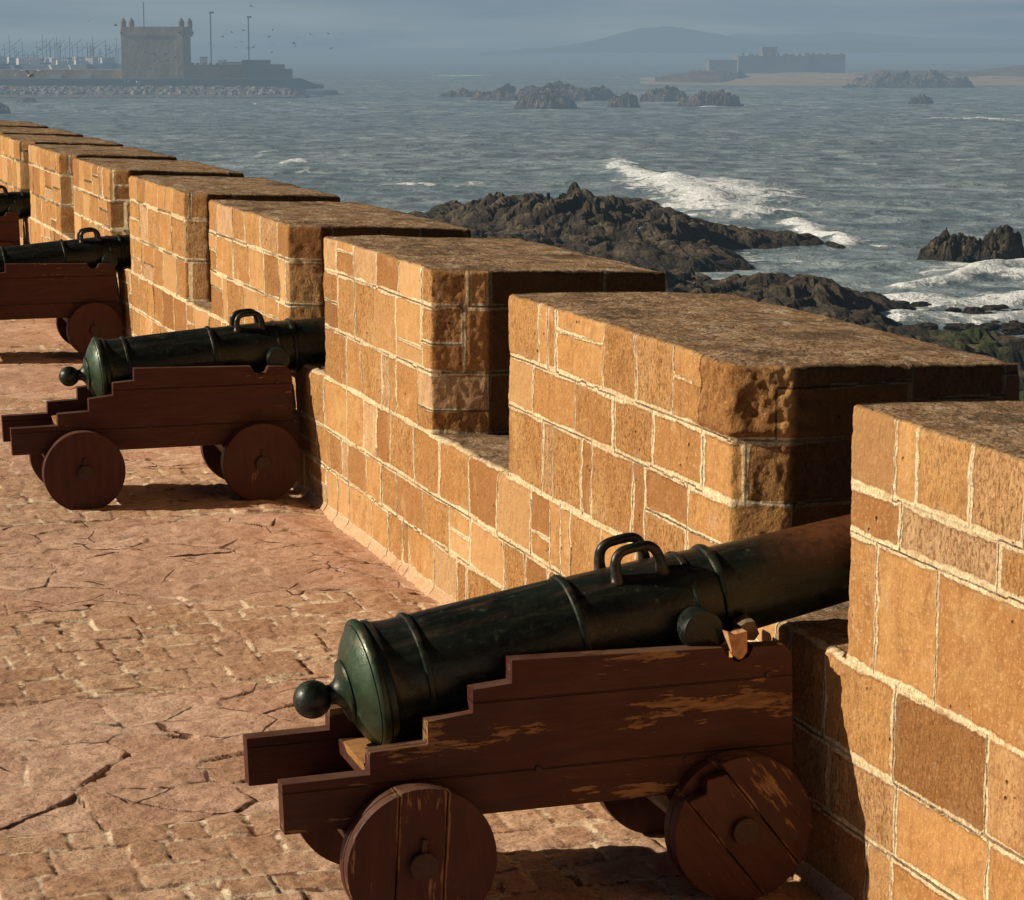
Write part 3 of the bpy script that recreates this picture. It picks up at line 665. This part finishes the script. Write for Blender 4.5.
# ------------------------------------------------------------------ rocks
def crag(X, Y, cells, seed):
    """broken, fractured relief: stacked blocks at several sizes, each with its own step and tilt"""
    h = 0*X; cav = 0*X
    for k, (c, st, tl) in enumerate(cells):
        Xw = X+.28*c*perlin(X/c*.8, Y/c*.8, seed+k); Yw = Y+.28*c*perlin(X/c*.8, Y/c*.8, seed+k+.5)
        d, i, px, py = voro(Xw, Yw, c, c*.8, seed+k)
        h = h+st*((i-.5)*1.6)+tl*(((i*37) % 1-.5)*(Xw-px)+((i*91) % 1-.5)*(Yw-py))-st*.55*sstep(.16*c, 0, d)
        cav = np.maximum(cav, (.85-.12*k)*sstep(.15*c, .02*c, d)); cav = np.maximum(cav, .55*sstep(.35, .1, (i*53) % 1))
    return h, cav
def headland():
    D = np.arange(84, 214, .22); Lr = np.arange(-20, 52, .18); DD, L = np.meshgrid(D, Lr, indexing='ij')
    X = CAMX+DD*EF[0]+L*ER[0]; Y = DD*EF[1]+L*ER[1]
    sd = seg_dist(L, DD, LAND+LAND[:1]); sd = np.where(inside(L, DD, LAND), sd, -sd)+1.6*fbm(X, Y, 0*X, .16, 4)
    h = -1.6+2.2*sstep(-2.5, 2.5, sd)+.35*sstep(2, 9, sd)
    rp = [(330, 226, 178), (430, 207, 176), (500, 195, 171), (560, 189, 169), (585, 187, 168), (620, 195, 166), (650, 203, 164), (700, 216, 161), (760, 227, 166), (830, 238, 173)]
    rl = [ld(at_d(*p)) for p in rp]; rh = [at_d(*p)[2]-SEA-.25 for p in rp]
    Dr = np.interp(L, [a for a, _ in rl], [b for _, b in rl]); Hr = np.interp(L, [a for a, _ in rl], rh, right=0)
    dd = DD-Dr; prof = np.where(dd > 0, np.exp(-(dd/11)**2), np.exp(-(np.abs(dd)/15)**1.7))
    h = np.maximum(h, -1.6+(Hr+1.2)*prof*sstep(-2.0, 3.5, sd))
    rp2 = [(600, 280, 128), (690, 279, 124), (780, 287, 120), (860, 295, 117), (930, 330, 108)]
    rl2 = [ld(at_d(*p)) for p in rp2]; D2 = np.interp(L, [a for a, _ in rl2], [b for _, b in rl2]); dd2 = DD-D2
    h = np.maximum(h, -.5+1.9*np.exp(-(np.abs(dd2)/9)**2)*sstep(-1, 4, sd)*sstep(rl2[-1][0], rl2[-2][0], L))
    amp = sstep(-1.5, 3, h)
    r1 = ridged(X, Y, 0*X, .12, 4, .6); ch, cav = crag(X, Y, ((5.2, .62, .35), (2.1, .40, .55), (.95, .24, .8)), 21)
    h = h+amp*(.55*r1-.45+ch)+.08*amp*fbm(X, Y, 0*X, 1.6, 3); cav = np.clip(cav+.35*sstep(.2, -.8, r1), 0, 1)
    h = h+.5*sstep(112, 92, DD)*sstep(0, 6, sd)
    green = sstep(116, 104, DD)*sstep(17, 21, L*108/np.maximum(DD, 1))*sstep(-.3, .3, fbm(X, Y, 3+0*X, .2, 3)+.25)
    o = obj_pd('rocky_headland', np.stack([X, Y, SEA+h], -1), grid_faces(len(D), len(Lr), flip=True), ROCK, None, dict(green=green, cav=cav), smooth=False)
    tag(o, 'broad jagged brown rock headland below the wall with surf at its tip', 'rock')
headland()
def islet(name, u0, u1, vt, vb, label, seed, depth=.55, peaks=None, mat=ROCKF, res=110, group=None, rg=.35):
    p = at_z((u0+u1)/2, vb, SEA); _, D = ld(p); k = D/math.hypot(FPX, CY-VY); w = (u1-u0)*k; H = (vb-vt)*k*.95
    n = res; a = np.linspace(-1.25, 1.25, n); A, B = np.meshgrid(a, a)
    X = A*w/2; Y = B*w/2*depth
    q = np.sqrt(A*A+B*B)+.38*fbm(A*1.7, B*1.7, seed+0*A, 1., 4)
    env = np.zeros_like(A)
    for (pu, ph, pw) in (peaks or [(0, 1, .8)]): env = np.maximum(env, ph*np.exp(-(((A-pu)/pw)**2+(B/.75)**2)*1.3))
    ch, cav = crag(X, Y, ((w*.22, H*.16, .5), (w*.09, H*.12, .7), (w*.04, H*.06, .8)), seed)
    h = H*(.45+.55*env)*sstep(1.10, .80, q)*(.80+rg*.6*ridged(A, B, seed+0*A, 1.7, 4, .6)-rg*.2)+ch*sstep(1.1, .8, q)
    h = h*H/np.quantile(h[(np.abs(B) < .8)], .995) - H*.25*sstep(.88, 1.15, q)-.02*H
    c = p+EF*w*depth*.5
    V = np.stack([c[0]+X*ER[0]+Y*EF[0], c[1]+X*ER[1]+Y*EF[1], SEA+h], -1)
    o = obj_pd(name, V, grid_faces(n, n), mat, None, dict(cav=cav), smooth=False); return tag(o, label, 'rock', group)
islet('sea_stack', 926, 1034, 226, 263, 'twin-peaked brown sea stack in the surf at the right edge', 3, .6, [(-.45, .85, .42), (.55, 1.0, .45), (0, .55, .9)], ROCK, 170)
islet('rock_islet', 440, 486, 88, 97, 'low flat leftmost rock of the offshore chain', 5)
islet('rock_islet', 478, 625, 82, 101, 'longest pale brown islet of the offshore chain', 6, .4, [(-.3, .75, .6), (.15, 1., .5), (.6, .7, .4)], res=130)
islet('rock_islet', 513, 582, 89, 109, 'dark rough rock in front of the longest islet', 7, .5)
islet('rock_islet', 608, 642, 92, 108, 'small upright dark rock between the two larger islets', 8, .6)
islet('rock_islet', 642, 690, 85, 102, 'pyramid-shaped dark rock right of the chain middle', 9, .5)
islet('rock_islet', 684, 744, 89, 107, 'rightmost jagged rock of the offshore chain with foam at its foot', 10, .5, [(-.3, .8, .5), (.35, 1, .5)])
islet('rock_islet', 910, 934, 94, 104, 'tiny lone rock in open water below the sandy island', 11)
islet('rock_islet', 854, 972, 70, 88, 'flat-topped dark rock in front of the sandy beach', 12, .4, [(-.35, .75, .5), (.3, 1.05, .7)], res=130)
islet('rock_islet', -22, 9, 100, 114, 'dark rock cut by the left edge below the harbour', 13)
islet('rock_islet', 16, 37, 97, 102.5, 'small dark rock in the water below the harbour breakwater', 14)
for i in range(44):
    u = 872+random.random()*150; v = 300+random.random()*34
    if v < 296+ (u-872)*.10: v += 12
    p = at_z(u, v, SEA); s = random.uniform(.10, .36)
    bm = bmesh.new(); bmesh.ops.create_icosphere(bm, subdivisions=3, radius=s)
    vs = np.array([q.co[:] for q in bm.verts]); dn = 1+.42*ridged(vs[:, 0]/s, vs[:, 1]/s, vs[:, 2]/s+i*3.1, 1.3, 4)-.25
    for q, k in zip(bm.verts, dn): q.co = q.co*float(k); q.co.z *= .55; q.co.x *= 1.5
    o = obj_bm('shore_stone', bm, ROCK, None, False, loc=(p[0], p[1], SEA+.12))
    tag(o, 'dark wet stone lying in the foam off the reef below the wall', 'stone', 'stones scattered in the surf off the reef')

# ------------------------------------------------------------------ island, fort, hills
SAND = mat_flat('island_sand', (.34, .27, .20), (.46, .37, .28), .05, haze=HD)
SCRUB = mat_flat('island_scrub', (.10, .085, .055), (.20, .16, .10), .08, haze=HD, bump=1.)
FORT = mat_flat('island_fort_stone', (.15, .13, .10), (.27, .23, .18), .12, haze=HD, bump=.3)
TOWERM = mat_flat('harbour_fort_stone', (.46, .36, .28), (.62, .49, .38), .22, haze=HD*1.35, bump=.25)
TURRET = mat_flat('turret_stone', (.18, .15, .125), (.27, .225, .185), .4, haze=HD*1.35)  # tower stone coloured darker to offset the sunlight on the turrets
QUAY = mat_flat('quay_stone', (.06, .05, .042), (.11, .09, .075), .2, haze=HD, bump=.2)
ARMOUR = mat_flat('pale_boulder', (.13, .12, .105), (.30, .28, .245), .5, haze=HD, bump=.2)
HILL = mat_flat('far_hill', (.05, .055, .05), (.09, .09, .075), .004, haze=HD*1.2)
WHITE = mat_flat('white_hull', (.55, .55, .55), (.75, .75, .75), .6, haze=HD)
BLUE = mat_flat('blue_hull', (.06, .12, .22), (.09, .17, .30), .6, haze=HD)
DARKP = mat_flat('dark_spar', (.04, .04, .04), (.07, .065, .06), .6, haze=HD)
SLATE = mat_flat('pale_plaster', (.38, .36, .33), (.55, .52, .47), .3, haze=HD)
def sheet(name, rows, mat, kind='structure', rough=.0, rs=1):
    """terrain lofted through rows of (u, v, D) profiles"""
    us = np.linspace(rows[0][0][0], rows[0][-1][0], 260); P = []
    for r in rows:
        vv = np.interp(us, [a[0] for a in r], [a[1] for a in r]); dd = np.interp(us, [a[0] for a in r], [a[2] for a in r])
        P.append(np.array([at_d(u, v, d) for u, v, d in zip(us, vv, dd)]))
    out = []
    for a, b in zip(P, P[1:]):
        for t in np.linspace(0, 1, 9)[:-1]: out.append(a+(b-a)*t)
    out.append(P[-1]); V = np.array(out); w = np.ones(len(V)); w[0] = w[-1] = 0
    V[..., 2] += rough*fbm(V[..., 0], V[..., 1], 0*V[..., 0], rs, 4)*np.minimum(1, np.arange(len(V))/8)[:, None]
    return tag(obj_pd(name, V, grid_faces(*V.shape[:2]), mat), kind=kind)
sheet('island_terrain', [[(640, 84.5, 880), (760, 86, 850), (860, 86, 850), (1100, 86, 850)], [(640, 82, 930), (760, 78, 950), (860, 77, 960), (1100, 79, 960)],
      [(640, 78, 1080), (700, 74, 1080), (860, 72.5, 1080), (1100, 71, 1080)], [(640, 77, 1300), (860, 74, 1300), (1100, 76, 1300)]], SAND, rough=.7, rs=.05)
sheet('scrub_terrain', [[(655, 84, 905), (720, 83, 900), (738, 81, 930), (745, 80, 950)], [(655, 77, 930), (690, 72, 940), (738, 71, 960), (745, 75, 980)], [(655, 80, 1100), (700, 72, 1100), (745, 74, 1100)]], SCRUB, rough=1.2, rs=.06)
sheet('dune_terrain', [[(845, 79, 985), (900, 76, 985), (980, 77, 985), (1100, 79, 985)], [(845, 76, 1000), (880, 70, 1000), (960, 71, 1000), (1015, 66, 1000), (1100, 64, 1000)], [(845, 78, 1120), (1100, 75, 1120)]], SCRUB, rough=1., rs=.07)
sheet('far_hills', [[(480, 53, 2900), (1300, 53, 2900)], [(480, 54, 3000), (545, 50, 3000), (580, 41, 3000), (615, 34, 3000), (640, 28.5, 3000), (668, 26.5, 3000), (690, 30, 3000), (720, 33, 3000), (750, 40, 3000), (800, 43, 3000), (1300, 46, 3000)], [(480, 53, 3800), (1300, 53, 3800)]], HILL, rough=6., rs=.008)
sheet('farther_hills', [[(640, 53, 3900), (1300, 53, 3900)], [(640, 49, 4000), (700, 38, 4000), (740, 33, 4000), (790, 35, 4000), (850, 34.5, 4000), (930, 38, 4000), (1000, 37, 4000), (1100, 38, 4000), (1300, 46, 4000)], [(640, 53, 5200), (1300, 53, 5200)]], HILL, rough=7., rs=.006)
def obox(bm, u0, u1, vt, vb, D, dep):                 # a block standing across the view at distance D
    a = at_d(u0, vb, D); b = at_d(u1, vb, D); z1 = at_d(u0, vt, D)[2]; w = float(np.linalg.norm((b-a)[:2])); c = (a+b)/2+EF*dep/2
    M = Matrix.Translation((c[0], c[1], (a[2]+z1)/2)) @ Matrix.Rotation(-YAW, 4, 'Z')
    return bm_box(bm, -w/2, w/2, -dep/2, dep/2, -(z1-a[2])/2, (z1-a[2])/2, M)
ft = thing('island_fort', 'dark ruined fort on the sandy island across the bay', 'fort', at_d(790, 74, 1120))
def fpart(name, boxes, mat, par, noise=0):
    bm = bmesh.new()
    for b in boxes: obox(bm, *b)
    o = obj_bm(name, bm, mat, None); o.parent = par; o.matrix_parent_inverse = Matrix.Translation(par.location).inverted(); return o
fpart('curtain_wall', [(738, 808, 56, 77, 1100, 30), (806, 845, 54.5, 77, 1102, 34)], FORT, ft)
fpart('side_wing', [(709, 741, 60, 76, 1105, 20)], FORT, ft)
fpart('watch_tower', [(762, 777, 47, 58, 1108, 8)], FORT, ft)
fpart('broken_parapet', [(u, u+random.uniform(2, 5), 53.2+random.uniform(-.6, .8), 57, 1104, 6) for u in range(742, 842, 7)], FORT, ft)

# ------------------------------------------------------------------ harbour
sheet('breakwater_ground', [[(-120, 97.5, 640), (250, 97.5, 640), (303, 96.5, 640), (306, 96.5, 640)], [(-120, 86, 655), (250, 87, 655), (290, 88, 655), (306, 96, 655)], [(-120, 84, 760), (250, 84, 760), (306, 90, 760)]], mat_flat('breakwater_rubble', (.09, .08, .07), (.26, .235, .20), .9, haze=HD, bump=.8), rough=.7, rs=.5)
sheet('quay_point', [[(270, 92, 690), (322, 88.5, 690), (324, 88, 690)], [(270, 80, 696), (300, 78, 696), (324, 87, 696)], [(270, 82, 760), (324, 84, 760)]], QUAY)
qb = thing('quay_wall', 'long dark harbour quay wall above the boulder breakwater', 'quay', at_d(140, 87, 664))
fpart('wall_face', [(-120, 286, 79.5, 92, 662, 8)], QUAY, qb); fpart('coping', [(-120, 287, 78.8, 79.8, 661.5, 9)], QUAY, qb)
bou = []
for i in range(280):
    t = random.random(); u = -12+310*random.random(); row = random.choice((0, 1, 2)); v = 95.8-row*2.7+random.uniform(-.7, .7)
    if u > 268 and v < 90+(u-268)*.2: continue
    bou.append((u, v, 645+row*4))
proto = []
for k in range(4):
    bm = bmesh.new(); bmesh.ops.create_icosphere(bm, subdivisions=2, radius=1)
    for q in bm.verts: q.co *= 1+random.uniform(-.22, .22)
    me = obj_bm('boulder', bm, ARMOUR); proto.append(me.data); bpy.data.objects.remove(me)
for i, (u, v, D) in enumerate(bou):
    p = at_d(u, v, D); o = link(bpy.data.objects.new('boulder', proto[i % 4])); o.location = p; s = random.uniform(.65, 1.25)
    o.scale = (s*1.25, s, s*.85); o.rotation_euler = (random.random()*3, random.random()*3, random.random()*6)
    tag(o, 'pale boulder piled on the harbour breakwater at the waterline', 'boulder', 'armour boulders of the harbour breakwater')
tw = thing('harbour_tower', 'square crenellated stone fort tower at the harbour with corner turrets', 'tower', at_d(156, 79, 684))
def walls_with_windows():
    return fpart('tower_wall', [(122, 182.5, 28, 80, 680, 19)], TOWERM, tw)
tb = walls_with_windows()
fpart('cornice', [(120.5, 184, 33, 34.6, 679.85, 20)], TOWERM, tw)
fpart('parapet', [(121.3, 183.2, 26.6, 33.2, 679.93, 19.6)], TOWERM, tw)
for u, D in ((123.4, 681.), (131.5, 699), (181.4, 681.), (189.5, 699)):
    base = at_d(u, 33, D); t1 = at_d(u, 22, D)[2]; t2 = at_d(u, 18, D)[2]
    bm = bmesh.new(); bm_cyl(bm, (base[0], base[1], base[2]-1), (base[0], base[1], t1), .85, seg=10); bm_cyl(bm, (base[0], base[1], t1), (base[0], base[1], t2), .95, .2, 10)
    bm_box(bm, base[0]-1, base[0]+1, base[1]-1, base[1]+1, base[2]-.2, base[2]+.4)
    o = obj_bm('turret', bm, TURRET); o.parent = tw; o.matrix_parent_inverse = Matrix.Translation(tw.location).inverted()
for u, v, w, h in ((153, 53.5, 1.8, 2.6), (144.5, 51.5, 1.4, 2), (166, 60, 1.2, 2.), (149, 68, 1.2, 1.8)): fpart('window', [(u-w/2, u+w/2, v-h/2, v+h/2, 679.96, 1.)], DARKP, tw)
fpart('buttress', [(177, 183.4, 34.5, 80, 679.8, 3)], TOWERM, tw)
fpart('flagpole', [(143.5, 144.4, 2, 28, 690, .25)], DARKP, tw)
hw = thing('rampart', 'low stepped rampart running right from the harbour tower', 'wall', at_d(240, 79, 684))
fpart('high_wall', [(183.5, 242, 65, 80, 681, 10)], TOWERM, hw); fpart('low_wall', [(241, 281, 64.5, 80, 684, 12)], QUAY, hw); fpart('end_block', [(280, 290, 69, 80, 685, 8)], QUAY, hw)
fpart('roof_block', [(242, 268, 60, 65, 690, 8)], QUAY, hw)
fpart('merlon_row', [(u, u+2.6, 62.8, 65.3, 682, 1.2) for u in (191, 196, 203, 209, 216, 222)], TOWERM, hw)
lw = thing('rampart', 'low tan rampart left of the harbour tower reaching the left edge', 'wall', at_d(60, 79, 684))
fpart('wall_face', [(-120, 122, 69.5, 80, 682, 6)], TOWERM, lw); fpart('pale_block', [(50, 60, 75, 79, 680, 2)], SLATE, lw); fpart('pale_block', [(82, 90, 74.5, 79, 680, 2)], SLATE, lw)
for u, vt, vb, lab in ((211.3, 12, 64, 'taller slim lamp mast right of the harbour tower'), (249, 16.5, 61, 'shorter slim lamp mast farther right of the harbour tower')):
    lm = thing('lamp_mast', lab, 'lamp mast', at_d(u, vb, 700)); fpart('pole', [(u-.55, u+.55, vt, vb, 700, .3)], DARKP, lm); fpart('lamp_head', [(u-2.2, u+2.2, vt-.4, vt+1.3, 699.8, .9)], DARKP, lm)
st = thing('harbour_chimney', 'pale twin silo posts among the boats left of the tower', 'silo', at_d(92, 70, 740)); fpart('post', [(90.5, 92, 45, 70, 740, .5)], SLATE, st); fpart('post', [(92.8, 94.6, 46, 70, 740, .5)], SLATE, st)
for i, (u0, u1, vt) in enumerate(((-8, 14, 61), (22, 40, 63.5), (60, 74, 64), (96, 110, 63), (112, 121, 65), (200, 205, 57), (218, 224, 60), (226, 240, 62))):
    s = thing('harbour_shed', 'low pale shed behind the rampart, %s' % ('at the left edge', 'left of the blue boats', 'left of the twin posts', 'right of the twin posts', 'touching the tower', 'nearest right of the tower', 'beside the taller lamp mast', 'between the lamp masts')[i], 'shed', at_d((u0+u1)/2, 71, 735))
    fpart('wall', [(u0, u1, vt+1.2, 71, 735, 6)], SLATE, s); fpart('roof', [(u0-.4, u1+.4, vt, vt+1.25, 734.6, 7)], [SLATE, QUAY][i % 2], s)
for i in range(26):
    u = 1+i*4.6+random.uniform(-1.5, 1.5); D = 712+random.uniform(0, 14); L = random.uniform(9, 15); p = at_d(u, 71.5, D); k = D/2433
    b = thing('fishing_boat', 'moored fishing boat with bare masts in the haze behind the rampart', 'boat', p, random.uniform(-.6, .6)-YAW, 'fishing boats moored in the harbour')
    bm = bmesh.new(); vs = bm_box(bm, -L/2, L/2, -1.6, 1.6, 0, 1.9)
    for q in vs:
        if q.co.x > 0: q.co.y *= .25; q.co.z += .6 if q.co.z > 1 else 0
        if q.co.z < 1: q.co.x *= .85
    obj_bm('hull', bm, random.choice((WHITE, BLUE, BLUE, SLATE)), b)
    bm = bmesh.new(); bm_box(bm, -L*.32, -L*.08, -1.1, 1.1, 1.9, random.uniform(3.2, 4.4)); obj_bm('cabin', bm, WHITE, b, bevel=.1)
    bm = bmesh.new(); h = random.uniform(4.5, 11); bm_cyl(bm, (0, 0, 1.5), (0, 0, h), .10, .07, 6); bm_cyl(bm, (0, 0, h*.62), (L*.3, 0, h*.9), .06, seg=5); bm_cyl(bm, (-.9, 0, h*.8), (.9, 0, h*.8), .05, seg=5); bm_cyl(bm, (L*.3, 0, 1.5), (L*.3, 0, h*.8), .07, seg=5); obj_bm('mast', bm, DARKP, b)

# ------------------------------------------------------------------ gulls
GULL = mat_flat('gull_white', (.62, .62, .62), (.8, .8, .8), 8, haze=HD*2.); GULLD = mat_flat('gull_grey', (.10, .10, .11), (.2, .2, .21), 8, haze=HD)
def gull_mesh(mat, up):
    bm = bmesh.new(); bm_tube(bm, [(-.28, 0, -.01), (-.2, 0, 0), (-.05, 0, 0), (.1, 0, .01), (.2, 0, .03), (.27, 0, .025), (.31, 0, .01)], [.02, .05, .075, .07, .045, .04, .01], 10)
    for s in (-1, 1):
        pr = [(0, .02, .14), (.22, .12*up+.05, .15), (.42, .10*up+.05, .12), (.62, .02*up, .05), (.7, -.02, .01)]; top = []; bot = []
        for y, z, c in pr:
            xo = .06-.25*max(0, y-.35)
            top.append([bm.verts.new((xo+c*.5, s*y, z)), bm.verts.new((xo-.02, s*y, z+.012)), bm.verts.new((xo-c*.6, s*y, z))])
        for a, b in zip(top, top[1:]):
            for k in range(2): bm.faces.new((a[k], a[k+1], b[k+1], b[k]))
    o = obj_bm('gull', bm, mat, None, True); me = o.data; bpy.data.objects.remove(o); return me
gm = [gull_mesh(GULL, 1.4), gull_mesh(GULLD, 1.2), gull_mesh(GULL, .6)]
def gull(u, v, D, me, rz, label, group=None, s=1., roll=0):
    o = link(bpy.data.objects.new('gull', me)); o.location = at_d(u, v, D); o.rotation_euler = (roll, 0, rz); o.scale = (s, s, s); return tag(o, label, 'gull', group)
gull(31, 76, 92, gm[0], R(80)-YAW, 'gliding grey and white gull with spread wings low over the harbour water', s=1.0)
gull(642, 228, 120, gm[2], R(20), 'single white gull flying in front of the dark headland', s=.75, roll=R(-35))
for i in range(30):
    u, v = (random.gauss(265, 55), random.gauss(42, 14)) if i % 3 else (random.uniform(5, 330), random.uniform(20, 60))
    gull(u, min(max(v, 6), 66), random.uniform(420, 620), gm[1], random.random()*6, 'tiny dark gull circling in the haze around the harbour', 'gulls circling over the harbour', random.uniform(.8, 1.4), random.uniform(-.5, .5))
for i in range(7): gull((128, 137, 140, 217, 255, 205, 289)[i], (82, 82, 84, 103, 104, 102, 103)[i], 560, gm[0], random.random()*6, 'white speck of a gull low over the water before the breakwater', 'white gulls over the water by the breakwater', 1.3, random.uniform(-.4, .4))

# ------------------------------------------------------------------ light, sky, camera
SUN_EL, SUN_AZ = 26.5, 15.                             # azimuth: degrees from -x towards +y
ts = Vector((-math.cos(R(SUN_AZ))*math.cos(R(SUN_EL)), math.sin(R(SUN_AZ))*math.cos(R(SUN_EL)), math.sin(R(SUN_EL))))
sl = bpy.data.lights.new('sun', 'SUN'); sl.energy = 5.; sl.angle = R(.5); sl.color = (1., .86, .66)
so = link(bpy.data.objects.new('sun', sl)); so.rotation_euler = ts.to_track_quat('Z', 'Y').to_euler(); so.location = (-20, 10, 20)
w = bpy.data.worlds.new('World'); bpy.context.scene.world = w; w.use_nodes = True; nt = w.node_tree; nt.nodes.clear()
def wn(t, **k):
    n = nt.nodes.new('ShaderNode'+t)
    for a, b in k.items(): setattr(n, a, b)
    return n
sky = wn('TexSky', sky_type='NISHITA', sun_disc=False, sun_elevation=R(SUN_EL), sun_rotation=math.atan2(ts.x, ts.y) % (2*math.pi), altitude=10., air_density=1., dust_density=2., ozone_density=1.)
bg = wn('Background'); bg.inputs[1].default_value = .05; tint = wn('Mix', data_type='RGBA', blend_type='MULTIPLY'); tint.inputs[0].default_value = 1.; tint.inputs[7].default_value = (.17, .17, .18, 1)
nt.links.new(sky.outputs[0], tint.inputs[6]); nt.links.new(tint.outputs[2], bg.inputs[0])
# low haze bank: the sky pales to the sea haze within a few degrees of the horizon
tc = wn('TexCoord'); sx = wn('SeparateXYZ'); nt.links.new(tc.outputs['Generated'], sx.inputs[0])
mr = wn('MapRange', interpolation_type='SMOOTHSTEP'); nt.links.new(sx.outputs[2], mr.inputs[0])
for k, v in zip((1, 2, 3, 4), (.03, .30, 1., 0.)): mr.inputs[k].default_value = v
mp = wn('Mapping'); mp.inputs['Scale'].default_value = (6, 6, 60); nt.links.new(tc.outputs['Generated'], mp.inputs[0])
nz = wn('TexNoise'); nz.inputs['Scale'].default_value = 1.2; nz.inputs['Detail'].default_value = 4; nt.links.new(mp.outputs[0], nz.inputs[0])
cr = wn('ValToRGB'); cr.color_ramp.elements[0].position = .35; cr.color_ramp.elements[0].color = (HAZE[0]*.92, HAZE[1]*.94, HAZE[2]*.97, 1); cr.color_ramp.elements[1].position = .68; cr.color_ramp.elements[1].color = (HAZE[0]*1.22, HAZE[1]*1.15, HAZE[2]*1.1, 1)
nt.links.new(nz.outputs[0], cr.inputs[0])
bh = wn('Background'); bh.inputs[1].default_value = 1.; nt.links.new(cr.outputs[0], bh.inputs[0])
ms = wn('MixShader'); nt.links.new(mr.outputs[0], ms.inputs[0]); nt.links.new(bg.outputs[0], ms.inputs[1]); nt.links.new(bh.outputs[0], ms.inputs[2])
wo = wn('OutputWorld'); nt.links.new(ms.outputs[0], wo.inputs[0])
cam = bpy.data.cameras.new('camera'); co = link(bpy.data.objects.new('camera', cam)); co.location = CAM
co.rotation_euler = (math.pi/2-PITCH, 0, -YAW); cam.sensor_width = 36; cam.lens = FPX*36/1024; cam.clip_end = 40000; cam.clip_start = .1
sc = bpy.context.scene; sc.camera = co
sc.render.resolution_x, sc.render.resolution_y = 1024, 900
sc.view_settings.view_transform = 'Standard'; sc.view_settings.look = 'None'; sc.view_settings.exposure = 0
sc.cycles.max_bounces = 6
